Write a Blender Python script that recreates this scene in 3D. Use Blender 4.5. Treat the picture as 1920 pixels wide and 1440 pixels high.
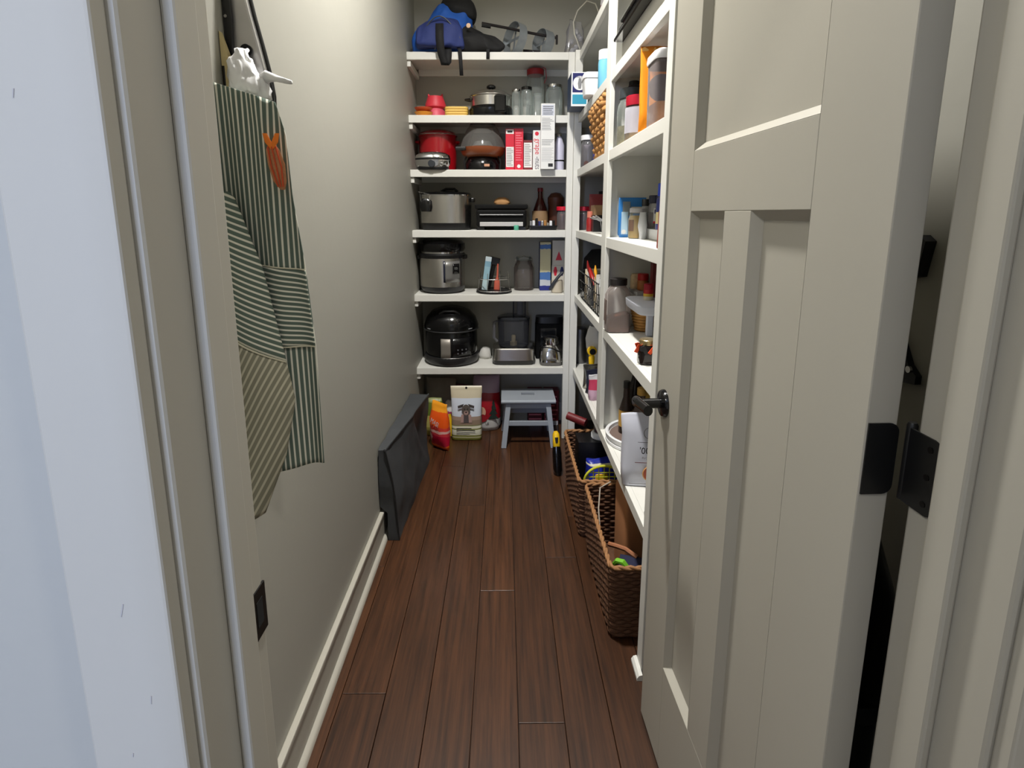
import bpy, bmesh, math, random
from mathutils import Vector, Matrix, Euler
random.seed(7)
for o in list(bpy.data.objects): bpy.data.objects.remove(o)
scn = bpy.context.scene
COL = scn.collection

# ------------------------------------------------------------------ camera
cam_d = bpy.data.cameras.new('camera')
cam = bpy.data.objects.new('camera', cam_d); COL.objects.link(cam)
cam_d.sensor_fit = 'HORIZONTAL'; cam_d.sensor_width = 36.0
cam_d.lens = 1010.0/1920*36.0
cam_d.shift_x = 5.0/1920; cam_d.shift_y = -130.5/1920
cam_d.clip_start = 0.02
cam.location = (0, 0, 1.36)
cam.rotation_euler = (math.radians(90-10.572), 0, math.radians(-0.5576))
scn.camera = cam
# ------------------------------------------------------------------ world, lights, exposure
w = bpy.data.worlds.new('world'); scn.world = w; w.use_nodes = True
w.node_tree.nodes['Background'].inputs[0].default_value = (0.62, 0.78, 1.0, 1)
w.node_tree.nodes['Background'].inputs[1].default_value = 0.35
def area(name, loc, target, sx, sy, power, col, shape='RECTANGLE'):
    d = bpy.data.lights.new(name, 'AREA'); d.shape = shape; d.size = sx; d.size_y = sy
    d.energy = power; d.color = col
    o = bpy.data.objects.new(name, d); COL.objects.link(o); o.location = loc
    o.rotation_euler = (Vector(target)-Vector(loc)).to_track_quat('-Z', 'Y').to_euler()
    return o
# daylight entering through the kitchen window behind the photographer
area('window_daylight', (-0.7, -3.05, 1.55), (-0.7, 0.4, 1.45), 0.75, 1.5, 95, (0.52, 0.65, 1.0))
# two added fill lights by the doorway, lifting the jambs and door
area('kitchen_fill_light', (1.1, -0.3, 3.0), (1.1, -0.3, 0), 0.3, 0.3, 14, (1.0, 0.95, 0.87), 'DISK')
area('kitchen_fill_light', (-0.9, -0.55, 3.0), (-0.9, -0.55, 0), 0.3, 0.3, 15, (1.0, 0.95, 0.87), 'DISK')
# pantry ceiling lamp (fixture is built further down)
pl = area('pantry_lamp_light', (-0.08, 1.68, 3.035), (-0.08, 1.68, 0), 0.15, 0.15, 43, (1.0, 0.975, 0.935), 'DISK')
pl.data.spread = math.radians(150)
vs = scn.view_settings
vs.view_transform = 'Standard'; vs.look = 'None'; vs.gamma = 1.0; vs.use_curve_mapping = False
vs.exposure = 0.4

# ------------------------------------------------------------------ materials
def lin(c):
    c = c/255.0
    return c/12.92 if c <= 0.04045 else ((c+0.055)/1.055)**2.4
def rgb(t): return (lin(t[0]), lin(t[1]), lin(t[2]), 1)
MATS = {}
def M(name, col=(200, 200, 200), rough=0.5, metal=0.0, var=0.0, vscale=8.0, bump=0.0, bscale=60.0, alpha=1.0, spec=0.5, emit=0.0, coat=0.0, stretch=None):
    if name in MATS: return MATS[name]
    m = bpy.data.materials.new(name); m.use_nodes = True
    nt = m.node_tree; b = nt.nodes['Principled BSDF']
    b.inputs['Base Color'].default_value = rgb(col)
    b.inputs['Roughness'].default_value = rough
    b.inputs['Metallic'].default_value = metal
    b.inputs['Alpha'].default_value = alpha
    b.inputs['Specular IOR Level'].default_value = spec
    if coat: b.inputs['Coat Weight'].default_value = coat; b.inputs['Coat Roughness'].default_value = 0.08
    if emit:
        b.inputs['Emission Color'].default_value = rgb(col); b.inputs['Emission Strength'].default_value = emit
    if alpha < 1:      # clear glass and plastic: see-through face on, reflecting towards the rim
        fr_ = nt.nodes.new('ShaderNodeFresnel'); fr_.inputs['IOR'].default_value = 1.5
        ma = nt.nodes.new('ShaderNodeMath'); ma.operation = 'MULTIPLY_ADD'; ma.use_clamp = True
        ma.inputs[1].default_value = 0.9; ma.inputs[2].default_value = alpha*0.5 if alpha < 0.5 else alpha
        nt.links.new(fr_.outputs[0], ma.inputs[0]); nt.links.new(ma.outputs[0], b.inputs['Alpha'])
    tc = nt.nodes.new('ShaderNodeTexCoord'); vec = tc.outputs['Object']
    if stretch:
        mp = nt.nodes.new('ShaderNodeMapping'); mp.inputs['Scale'].default_value = stretch
        nt.links.new(vec, mp.inputs['Vector']); vec = mp.outputs['Vector']
    if var:
        n = nt.nodes.new('ShaderNodeTexNoise'); n.inputs['Scale'].default_value = vscale; n.inputs['Detail'].default_value = 6
        nt.links.new(vec, n.inputs['Vector'])
        mx = nt.nodes.new('ShaderNodeMix'); mx.data_type = 'RGBA'
        c = rgb(col)
        mx.inputs[6].default_value = tuple(x*(1-var) for x in c[:3])+(1,)
        mx.inputs[7].default_value = tuple(min(1, x*(1+var)) for x in c[:3])+(1,)
        nt.links.new(n.outputs['Fac'], mx.inputs[0]); nt.links.new(mx.outputs[2], b.inputs['Base Color'])
    if bump:
        n2 = nt.nodes.new('ShaderNodeTexNoise'); n2.inputs['Scale'].default_value = bscale; n2.inputs['Detail'].default_value = 4
        nt.links.new(vec, n2.inputs['Vector'])
        bp = nt.nodes.new('ShaderNodeBump'); bp.inputs['Strength'].default_value = bump; bp.inputs['Distance'].default_value = 0.004
        nt.links.new(n2.outputs['Fac'], bp.inputs['Height']); nt.links.new(bp.outputs['Normal'], b.inputs['Normal'])
    MATS[name] = m; return m

def BAND(name, stops, rough=0.4, axis='Z', noise=0.0, nscale=30.0, spec=0.5):
    """printed bands along an object axis (0..1 of its bounding box), hard edges"""
    if name in MATS: return MATS[name]
    m = bpy.data.materials.new(name); m.use_nodes = True
    nt = m.node_tree; b = nt.nodes['Principled BSDF']; b.inputs['Roughness'].default_value = rough
    b.inputs['Specular IOR Level'].default_value = spec
    tc = nt.nodes.new('ShaderNodeTexCoord'); sx = nt.nodes.new('ShaderNodeSeparateXYZ')
    nt.links.new(tc.outputs['Generated'], sx.inputs[0])
    src = sx.outputs[axis]
    if noise:
        n = nt.nodes.new('ShaderNodeTexNoise'); n.inputs['Scale'].default_value = nscale
        nt.links.new(tc.outputs['Object'], n.inputs['Vector'])
        ma = nt.nodes.new('ShaderNodeMath'); ma.operation = 'MULTIPLY_ADD'
        ma.inputs[1].default_value = noise
        nt.links.new(n.outputs['Fac'], ma.inputs[0])
        sb = nt.nodes.new('ShaderNodeMath'); sb.operation = 'SUBTRACT'; sb.inputs[1].default_value = noise*0.5
        nt.links.new(src, sb.inputs[0]); nt.links.new(sb.outputs[0], ma.inputs[2]); src = ma.outputs[0]
    r = nt.nodes.new('ShaderNodeValToRGB'); r.color_ramp.interpolation = 'CONSTANT'
    el = r.color_ramp.elements
    while len(el) < len(stops): el.new(0.5)
    for e, (p, c) in zip(el, stops): e.position = p; e.color = rgb(c)
    nt.links.new(src, r.inputs[0]); nt.links.new(r.outputs[0], b.inputs['Base Color'])
    MATS[name] = m; return m

def STRIPE(name, c_dark, c_light, period, frac, horizontal=False):
    """woven stripes along the cloth's UV map, which is laid out in metres"""
    m = bpy.data.materials.new(name); m.use_nodes = True
    nt = m.node_tree; b = nt.nodes['Principled BSDF']; b.inputs['Roughness'].default_value = 0.9
    b.inputs['Specular IOR Level'].default_value = 0.15
    uv = nt.nodes.new('ShaderNodeUVMap'); sx = nt.nodes.new('ShaderNodeSeparateXYZ')
    nt.links.new(uv.outputs[0], sx.inputs[0])
    d = nt.nodes.new('ShaderNodeMath'); d.operation = 'DIVIDE'; d.inputs[1].default_value = period
    nt.links.new(sx.outputs['Y' if horizontal else 'X'], d.inputs[0])
    f = nt.nodes.new('ShaderNodeMath'); f.operation = 'FRACT'; nt.links.new(d.outputs[0], f.inputs[0])
    r = nt.nodes.new('ShaderNodeValToRGB'); e = r.color_ramp.elements
    e[0].position = frac-0.05; e[0].color = rgb(c_dark); e[1].position = frac+0.05; e[1].color = rgb(c_light)
    x = e.new(0.95); x.color = rgb(c_light); y = e.new(1.0); y.color = rgb(c_dark)
    nt.links.new(f.outputs[0], r.inputs[0]); nt.links.new(r.outputs[0], b.inputs['Base Color'])
    n2 = nt.nodes.new('ShaderNodeTexNoise'); n2.inputs['Scale'].default_value = 900
    bp = nt.nodes.new('ShaderNodeBump'); bp.inputs['Strength'].default_value = 0.25; bp.inputs['Distance'].default_value = 0.001
    nt.links.new(n2.outputs['Fac'], bp.inputs['Height']); nt.links.new(bp.outputs['Normal'], b.inputs['Normal'])
    MATS[name] = m; return m

paint = M('wall_paint', (162, 160, 150), 0.55, bump=0.16, bscale=16)
trimp = M('trim_paint', (172, 168, 156), 0.42, var=0.02, vscale=5, spec=0.4)
shelfp = M('shelf_paint', (218, 217, 210), 0.45, var=0.02, vscale=6)
ceilp = M('ceiling_paint', (225, 224, 218), 0.8)
black = M('black_plastic', (16, 16, 17), 0.38)
blackg = M('black_gloss', (10, 10, 11), 0.15)
iron = M('oiled_bronze', (20, 18, 17), 0.42, metal=0.6)
steel = M('brushed_steel', (206, 203, 198), 0.24, metal=1.0, var=0.06, vscale=20, stretch=(1, 1, 0.05))
chrome = M('chrome', (205, 205, 205), 0.12, metal=1.0)
galv = M('galvanised', (146, 152, 156), 0.38, metal=0.45, var=0.25, vscale=25)
glass = M('clear_glass', (205, 214, 210), 0.06, alpha=0.26, spec=1.0)
plast = M('clear_plastic', (190, 188, 190), 0.12, alpha=0.30, spec=0.8)
white = M('white_plastic', (228, 229, 230), 0.4)
paperw = M('white_paper', (222, 222, 220), 0.7)
ink = M('ink_black', (25, 25, 28), 0.6)
inkg = M('ink_grey', (120, 120, 122), 0.6)
red = M('red_enamel', (150, 14, 24), 0.18, coat=0.5)
redp = M('red_print', (206, 24, 50), 0.4)
reddark = M('dark_red', (110, 20, 26), 0.5)
orange = M('orange_print', (240, 120, 28), 0.4)
yellow = M('yellow_plastic', (236, 190, 26), 0.35)
navy = M('navy_print', (24, 30, 92), 0.4)
blue = M('blue_print', (40, 92, 170), 0.4)
teal = M('teal_print', (44, 140, 168), 0.4)
green = M('green_print', (70, 100, 30), 0.4)
tan = M('tan_wood', (190, 150, 96), 0.6, var=0.15, vscale=20)
pinkm = M('pink_print', (214, 96, 130), 0.4)

# ------------------------------------------------------------------ mesh helpers
def B(): return bmesh.new()
def bx(bm, x0, x1, y0, y1, z0, z1):
    v = [bm.verts.new(p) for p in ((x0,y0,z0),(x1,y0,z0),(x1,y1,z0),(x0,y1,z0),(x0,y0,z1),(x1,y0,z1),(x1,y1,z1),(x0,y1,z1))]
    for f in ((0,3,2,1),(4,5,6,7),(0,1,5,4),(1,2,6,5),(2,3,7,6),(3,0,4,7)): bm.faces.new([v[i] for i in f])
    return bm
def box(x0, x1, y0, y1, z0, z1): return bx(B(), x0, x1, y0, y1, z0, z1)
def sup(rx, ry, p, n, a0=0.0):
    out = []
    for i in range(n):
        a = a0+2*math.pi*i/n; c, s = math.cos(a), math.sin(a)
        out.append((math.copysign(abs(c)**(2.0/p), c)*rx, math.copysign(abs(s)**(2.0/p), s)*ry))
    return out
def loft(secs, n=28, bm=None, cap0=True, cap1=True):
    """secs: (z, rx, ry, p, cx, cy) superellipse rings stacked upwards"""
    bm = bm or B(); rings = []
    for s in secs:
        z, rx, ry = s[:3]; p = s[3] if len(s) > 3 else 2; cx = s[4] if len(s) > 4 else 0; cy = s[5] if len(s) > 5 else 0
        rings.append([bm.verts.new((cx+x, cy+y, z)) for x, y in sup(max(rx, 1e-4), max(ry, 1e-4), p, n)])
    for a, b in zip(rings, rings[1:]):
        for i in range(n): bm.faces.new((a[i], a[(i+1) % n], b[(i+1) % n], b[i]))
    if cap0: bm.faces.new(rings[0][::-1])
    if cap1: bm.faces.new(rings[-1])
    return bm
def lathe(prof, n=28, bm=None, cap0=True, cap1=True):
    return loft([(z, r, r, 2) for r, z in prof], n, bm, cap0, cap1)
def tube(pts, r, n=8, bm=None, closed=False, taper=None):
    bm = bm or B(); P = [Vector(p) for p in pts]; k = len(P); rings = []
    up = None
    for i in range(k):
        a = P[i-1] if (i > 0 or closed) else P[i]; b = P[(i+1) % k] if (i < k-1 or closed) else P[i]
        t = (b-a).normalized()
        if up is None:
            up = t.orthogonal().normalized()
        up = (up-t*up.dot(t))
        if up.length < 1e-6: up = t.orthogonal()
        up.normalize(); s = t.cross(up)
        rr = taper[i] if taper else r
        rings.append([bm.verts.new(P[i]+(up*math.cos(2*math.pi*j/n)+s*math.sin(2*math.pi*j/n))*rr) for j in range(n)])
    for i in range(k if closed else k-1):
        a, b = rings[i], rings[(i+1) % k]
        for j in range(n): bm.faces.new((a[j], a[(j+1) % n], b[(j+1) % n], b[j]))
    if not closed:
        bm.faces.new(rings[0][::-1]); bm.faces.new(rings[-1])
    return bm
def poly_prism(pts, axis, d0, d1, bm=None):
    """extrude a 2D outline along an axis; outline in the other two coordinates"""
    bm = bm or B()
    def pt(p, d):
        return {'x': (d, p[0], p[1]), 'y': (p[0], d, p[1]), 'z': (p[0], p[1], d)}[axis]
    a = [bm.verts.new(pt(p, d0)) for p in pts]; b = [bm.verts.new(pt(p, d1)) for p in pts]
    bm.faces.new(a); bm.faces.new(b[::-1]); n = len(pts)
    for i in range(n): bm.faces.new((a[i], b[i], b[(i+1) % n], a[(i+1) % n]))
    return bm
def cyl(axis, c, r, d0, d1, n=24, bm=None):
    return poly_prism([(c[0]+r*math.cos(2*math.pi*i/n), c[1]+r*math.sin(2*math.pi*i/n)) for i in range(n)], axis, d0, d1, bm)
def grid(fn, nu, nv, thick=0.0, uv=None, bm=None):
    """fn(s,t)->point ; a sheet with optional uv(s,t) in metres"""
    bm = bm or B(); ul = bm.loops.layers.uv.new('UVMap') if uv else None
    V = [[bm.verts.new(fn(i/nu, j/nv)) for i in range(nu+1)] for j in range(nv+1)]
    for j in range(nv):
        for i in range(nu):
            f = bm.faces.new((V[j][i], V[j][i+1], V[j+1][i+1], V[j+1][i]))
            if uv:
                for l, (a, b) in zip(f.loops, ((i, j), (i+1, j), (i+1, j+1), (i, j+1))): l[ul].uv = uv(a/nu, b/nv)
    return bm
def move(bm, d=(0,0,0), rot=None):
    if rot: bmesh.ops.rotate(bm, verts=bm.verts, cent=(0,0,0), matrix=Euler(rot).to_matrix())
    bmesh.ops.translate(bm, verts=bm.verts, vec=d); return bm
def O(name, bm, mat, parent=None, smooth=False, bevel=0.0, loc=None, rot=None, solid=0.0, recalc=True, kind=None, label=None):
    if recalc: bmesh.ops.recalc_face_normals(bm, faces=bm.faces)
    me = bpy.data.meshes.new(name); bm.to_mesh(me); bm.free()
    o = bpy.data.objects.new(name, me); COL.objects.link(o)
    if mat: me.materials.append(mat)
    if smooth:
        for p in me.polygons: p.use_smooth = True
        if smooth != 2:
            try: me.set_sharp_from_angle(angle=math.radians(38))
            except Exception: pass
    if solid:
        md = o.modifiers.new('solid', 'SOLIDIFY'); md.thickness = solid; md.offset = 0
    if bevel:
        md = o.modifiers.new('bevel', 'BEVEL'); md.width = bevel; md.segments = 2; md.limit_method = 'ANGLE'
    if loc: o.location = loc
    if rot: o.rotation_euler = rot
    if parent: o.parent = parent
    if kind: o['kind'] = kind
    if label: o['label'] = label
    return o
def T(name, label, cat, loc=(0,0,0), rz=0.0, group=None, rot=None):
    o = bpy.data.objects.new(name, None); COL.objects.link(o); o.empty_display_size = 0.02
    o.location = loc; o.rotation_euler = rot if rot else (0, 0, math.radians(rz)); o['label'] = label; o['category'] = cat
    if group: o['group'] = group
    return o
def S(name, label, cat, bm, mat, loc=(0,0,0), rz=0.0, group=None, rot=None, **k):
    o = O(name, bm, mat, **k); o.location = loc; o.rotation_euler = rot if rot else (0, 0, math.radians(rz))
    o['label'] = label; o['category'] = cat
    if group: o['group'] = group
    return o
def struct(name, bm, mat, parent=None, label=None, **k):
    o = O(name, bm, mat, parent, **k)
    if not parent: o['kind'] = 'structure'
    if label: o['label'] = label
    return o
def struct_root(name, label=None, loc=(0,0,0), rz=0.0):
    o = bpy.data.objects.new(name, None); COL.objects.link(o); o['kind'] = 'structure'; o.location = loc; o.rotation_euler = (0, 0, rz)
    if label: o['label'] = label
    return o
def text(parent, s, size, loc, mat, rot=(math.pi/2, 0, 0), name='lettering', ext=0.0004, align='CENTER', squash=1.0):
    c = bpy.data.curves.new('t', 'FONT'); c.body = s; c.size = size; c.extrude = ext; c.align_x = align; c.align_y = 'CENTER'
    c.resolution_u = 2
    t = bpy.data.objects.new('t', c); COL.objects.link(t)
    dg = bpy.context.evaluated_depsgraph_get(); me = bpy.data.meshes.new_from_object(t.evaluated_get(dg))
    bpy.data.objects.remove(t); bpy.data.curves.remove(c)
    o = bpy.data.objects.new(name, me); COL.objects.link(o); me.materials.clear(); me.materials.append(mat)
    o.parent = parent; o.location = loc; o.rotation_euler = rot; o.scale = (squash, 1, 1)
    return o
def patch(parent, mat, x0, x1, z0, z1, y, name='printed_label', t=0.0006):
    """thin printed patch on a face that looks towards -y"""
    return O(name, box(x0, x1, y-t, y, z0, z1), mat, parent)

Z = {6: 2.22, 5: 1.895, 4: 1.604, 3: 1.267, 2: 0.895, 1: 0.452}
XL, XR, YB = -0.525, 0.72, 3.43      # pantry left wall, right wall, back wall
YF, XF = 3.12, 0.41                  # front planes of the back and the right shelving
CH = 3.05

# ================================================================== STRUCTURE
def wood_mat(name, c1, c2):
    m = bpy.data.materials.new(name); m.use_nodes = True; nt = m.node_tree; b = nt.nodes['Principled BSDF']
    tc = nt.nodes.new('ShaderNodeTexCoord'); mp = nt.nodes.new('ShaderNodeMapping')
    mp.inputs['Scale'].default_value = (26, 0.9, 1)
    oi = nt.nodes.new('ShaderNodeObjectInfo')
    ad = nt.nodes.new('ShaderNodeVectorMath'); ad.operation = 'ADD'
    sc = nt.nodes.new('ShaderNodeVectorMath'); sc.operation = 'SCALE'; sc.inputs['Scale'].default_value = 37.0
    cb = nt.nodes.new('ShaderNodeCombineXYZ')
    for i in range(3): nt.links.new(oi.outputs['Random'], cb.inputs[i])
    nt.links.new(cb.outputs[0], sc.inputs[0]); nt.links.new(tc.outputs['Object'], ad.inputs[0]); nt.links.new(sc.outputs[0], ad.inputs[1])
    nt.links.new(ad.outputs[0], mp.inputs['Vector'])
    n = nt.nodes.new('ShaderNodeTexNoise'); n.inputs['Scale'].default_value = 3.2; n.inputs['Detail'].default_value = 9; n.inputs['Roughness'].default_value = 0.68
    nt.links.new(mp.outputs[0], n.inputs['Vector'])
    r = nt.nodes.new('ShaderNodeValToRGB'); e = r.color_ramp.elements
    e[0].position = 0.32; e[0].color = rgb(c1); e[1].position = 0.72; e[1].color = rgb(c2)
    nt.links.new(n.outputs['Fac'], r.inputs[0])
    hs = nt.nodes.new('ShaderNodeHueSaturation')
    mr = nt.nodes.new('ShaderNodeMapRange'); mr.inputs[3].default_value = 0.78; mr.inputs[4].default_value = 1.18
    nt.links.new(oi.outputs['Random'], mr.inputs[0]); nt.links.new(mr.outputs[0], hs.inputs['Value'])
    nt.links.new(r.outputs[0], hs.inputs['Color']); nt.links.new(hs.outputs[0], b.inputs['Base Color'])
    b.inputs['Roughness'].default_value = 0.36
    bp = nt.nodes.new('ShaderNodeBump'); bp.inputs['Strength'].default_value = 0.12; bp.inputs['Distance'].default_value = 0.002
    nt.links.new(n.outputs['Fac'], bp.inputs['Height']); nt.links.new(bp.outputs['Normal'], b.inputs['Normal'])
    return m
floorm = wood_mat('bamboo_floor', (44, 26, 14), (86, 53, 31))
floor = struct('floor', box(-3, 2.4, -3.2, 3.6, -0.06, -0.012), M('subfloor', (30, 20, 14), 0.9), label='dark brown strand bamboo plank floor')
PWID = 0.1265
def plank(x0, x1, y0, y1):
    g = 0.0009
    struct('plank', box(x0+g, x1-g, y0+g, y1-g, -0.012, 0.0), floorm, floor, bevel=0.0012)
joints = {-1: [1.758], 0: [1.234], -4: [1.33], -2: [2.35], -3: [0.9, 2.75], 1: [1.95], 2: [2.25], -5: [1.9], 3: [1.5], 4: [2.4], 5: [1.2]}
k0 = -5
for k in range(-5, 6):
    x0, x1 = 0.0365+k*PWID, 0.0365+(k+1)*PWID
    if k == -5: x0 = XL
    x1 = min(x1, XR)
    ys = [-3.2, -1.4, 0.1]+joints[k]+[YB]
    ys = sorted(ys)
    for a, b in zip(ys, ys[1:]): plank(x0, x1, a, b)
for k in list(range(-24, -5))+list(range(6, 18)):
    x0, x1 = 0.0365+k*PWID, 0.0365+(k+1)*PWID
    off = (k*0.37) % 1.2
    ys = [-3.2, -2.0+off, -0.8+off, 0.41]
    ys = [y for y in ys if y <= 0.41]
    for a, b in zip(ys, ys[1:]):
        if b-a > 0.02: plank(x0, x1, a, b)

struct('wall_left', box(XL-0.11, XL, 0.517, YB+0.11, 0, CH), paint)
struct('wall_back', box(XL-0.11, XR+0.11, YB, YB+0.11, 0, CH), paint)
struct('wall_right', box(XR, XR+0.11, 0.517, YB+0.11, 0, CH), paint)
struct('ceiling', box(-3, 2.4, -3.2, YB+0.11, CH, CH+0.1), ceilp)
OL, OR, OT = -0.268, 0.438, 2.05          # opening in the front wall
wf = B(); bx(wf, -3, OL-0.02, 0.405, 0.517, 0, CH); bx(wf, OR+0.02, 2.4, 0.405, 0.517, 0, CH); bx(wf, OL-0.02, OR+0.02, 0.405, 0.517, OT+0.02, CH)
wall_front = struct('wall_front', wf, paint)
struct('wall_kitchen_right', box(2.3, 2.4, -3.2, 0.405, 0, CH), paint)
struct('wall_kitchen_left', box(-2.3, -2.2, -3.2, 0.405, 0, CH), paint)
wk = B(); WY = -3.2; W0, W1 = -1.15, -0.25
bx(wk, -3, W0, WY-0.1, WY, 0, CH); bx(wk, W1, 2.4, WY-0.1, WY, 0, CH); bx(wk, W0, W1, WY-0.1, WY, 0, 0.75); bx(wk, W0, W1, WY-0.1, WY, 2.35, CH)
struct('wall_kitchen_back', wk, paint)
win = struct_root('window_1')
fr = B(); bx(fr, W0, W0+0.06, WY-0.08, WY-0.02, 0.75, 2.35); bx(fr, W1-0.06, W1, WY-0.08, WY-0.02, 0.75, 2.35); bx(fr, W0+0.06, W1-0.06, WY-0.08, WY-0.02, 0.75, 0.81); bx(fr, W0+0.06, W1-0.06, WY-0.08, WY-0.02, 2.29, 2.35); bx(fr, W0+0.06, W1-0.06, WY-0.07, WY-0.03, 1.53, 1.57)
struct('window_frame', fr, M('window_white', (230, 230, 228), 0.4), win)
struct('pane', box(W0+0.06, W1-0.06, WY-0.055, WY-0.05, 0.81, 1.53), glass, win); struct('pane', box(W0+0.06, W1-0.06, WY-0.055, WY-0.05, 1.57, 2.29), glass, win)

# door frame : casing, jambs, stops
trim = struct_root('trim_1', 'painted door frame with flat casing and stops')
def tr(name, *b, **k): return struct(name, box(*b), trimp, trim, bevel=k.get('bevel', 0.0025))
tr('casing', OL-0.084, OL-0.005, 0.387, 0.405, 0, OT+0.09); tr('casing', OR+0.005, OR+0.084, 0.387, 0.405, 0, OT+0.09)
tr('casing', OL-0.09, OR+0.09, 0.385, 0.405, OT+0.09, OT+0.18)
tr('jamb', OL-0.02, OL, 0.4055, 0.534, 0, OT+0.02, bevel=0.004); tr('jamb', OR, OR+0.02, 0.4055, 0.534, 0, OT+0.02, bevel=0.004)
tr('jamb', OL, OR, 0.4055, 0.534, OT, OT+0.02)
tr('stop', OL, OL+0.011, 0.458, 0.494, 0, OT, bevel=0.003); tr('stop', OR-0.011, OR, 0.458, 0.494, 0, OT, bevel=0.003); tr('stop', OL, OR, 0.458, 0.494, OT-0.011, OT)
tr('casing', OL-0.084, OL-0.02, 0.517, 0.534, 0, OT+0.09); tr('casing', OR+0.02, OR+0.084, 0.517, 0.534, 0, OT+0.09)
sp = struct('strike_plate', box(OL-0.001, OL+0.0015, 0.508, 0.5355, 0.905, 0.961), iron, trim, label='dark bronze strike plate')
struct('latch_hole', box(OL+0.0012, OL+0.0019, 0.514, 0.527, 0.918, 0.948), M('hole_dark', (4, 4, 4), 0.9), sp)
# dents and scratches on the left casing
sc = B()
for (x, z, l, a) in ((-0.309, 1.045, 0.012, 0.25), (-0.296, 0.96, 0.008, 0.1), (-0.318, 0.905, 0.004, 0.2), (-0.33, 1.44, 0.006, 0.2)):
    b2 = box(-0.0004, 0.0004, -0.0002, 0.0002, -l/2, l/2); move(b2, (x, 0.3868, z), (0, a, 0))
    me = bpy.data.meshes.new('tmp'); b2.to_mesh(me); b2.free(); sc.from_mesh(me); bpy.data.meshes.remove(me)
struct('scuff_marks', sc, M('scuff', (156, 153, 150), 0.7), trim)

# baseboard with cap and shoe
bb = struct_root('baseboard_left', 'tall painted baseboard with cap and shoe strip')
struct('board', box(XL, XL+0.014, 0.534, YB, 0.0, 0.112), trimp, bb)
struct('cap', box(XL, XL+0.018, 0.534, YB, 0.112, 0.127), trimp, bb, bevel=0.003)
struct('shoe_strip', poly_prism([(XL+0.014, 0), (XL+0.029, 0), (XL+0.028, 0.008), (XL+0.023, 0.015), (XL+0.014, 0.019)], 'y', 0.534, YB), trimp, bb, smooth=True)
b2 = struct_root('baseboard_back'); struct('board', box(XL, XR, YB-0.014, YB, 0, 0.127), trimp, b2)

# ------------------------------------------------------------------ door
door = struct_root('door_1', 'painted three panel craftsman door standing open', (0.398, 0.556, 0), math.radians(91.83))
DW, DT, H0, H1 = 0.704, 0.035, 0.010, 2.035
def dp(name, a0, a1, z0, z1, y0=-DT, y1=0.0, bev=0.0012, mat=None): return struct(name, box(a0, a1, y0, y1, z0, z1), mat or trimp, door, bevel=bev)
dp('stile', 0, 0.144, H0, H1); dp('stile', 0.557, DW, H0, H1)
dp('rail', 0.144, 0.557, H0, 0.288); dp('rail', 0.144, 0.557, 1.365, 1.483); dp('rail', 0.144, 0.557, 1.90, H1)
dp('mullion', 0.303, 0.399, 0.288, 1.365)
for a0, a1, z0, z1 in ((0.144, 0.303, 0.288, 1.365), (0.399, 0.557, 0.288, 1.365), (0.144, 0.557, 1.483, 1.90)):
    dp('panel', a0, a1, z0, z1, -DT+0.010, -0.015, 0)
    bv = B(); d_ = 0.0148     # bevelled sticking between frame and panel
    o4 = [bv.verts.new(p) for p in ((a0, 0, z0), (a1, 0, z0), (a1, 0, z1), (a0, 0, z1))]
    i4 = [bv.verts.new(p) for p in ((a0+d_, -d_, z0+d_), (a1-d_, -d_, z0+d_), (a1-d_, -d_, z1-d_), (a0+d_, -d_, z1-d_))]
    b4 = [bv.verts.new(p) for p in ((a0, -d_, z0), (a1, -d_, z0), (a1, -d_, z1), (a0, -d_, z1))]
    for i in range(4):
        j = (i+1) % 4; bv.faces.new((o4[i], o4[j], i4[j], i4[i])); bv.faces.new((o4[j], o4[i], b4[i], b4[j])); bv.faces.new((i4[i], i4[j], b4[j], b4[i]))
    struct('sticking', bv, trimp, door)
# lever handle
hd = struct('lever_handle', lathe([(0.033, 0), (0.033, 0.004), (0.030, 0.009), (0.012, 0.011), (0.0115, 0.066), (0.0, 0.066)], 28), blackg, door, smooth=True, loc=(0.649, 0.0, 0.922), rot=(-math.pi/2, 0, 0), label='black lever handle')
lv = tube([(0.008, 0.066, 0.004), (-0.004, 0.068, 0.005), (-0.03, 0.068, 0.008), (-0.06, 0.067, 0.011), (-0.088, 0.066, 0.013)], 0.0085, 12, taper=[0.010, 0.0115, 0.0105, 0.0105, 0.0105])
bmesh.ops.scale(lv, verts=lv.verts, vec=(1, 1, 1.15))
struct('lever', lv, blackg, door, smooth=True, loc=(0.649, 0, 0.922))
struct('latch', box(DW-0.001, DW+0.002, -0.029, -0.006, 0.895, 0.95), iron, door)
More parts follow.
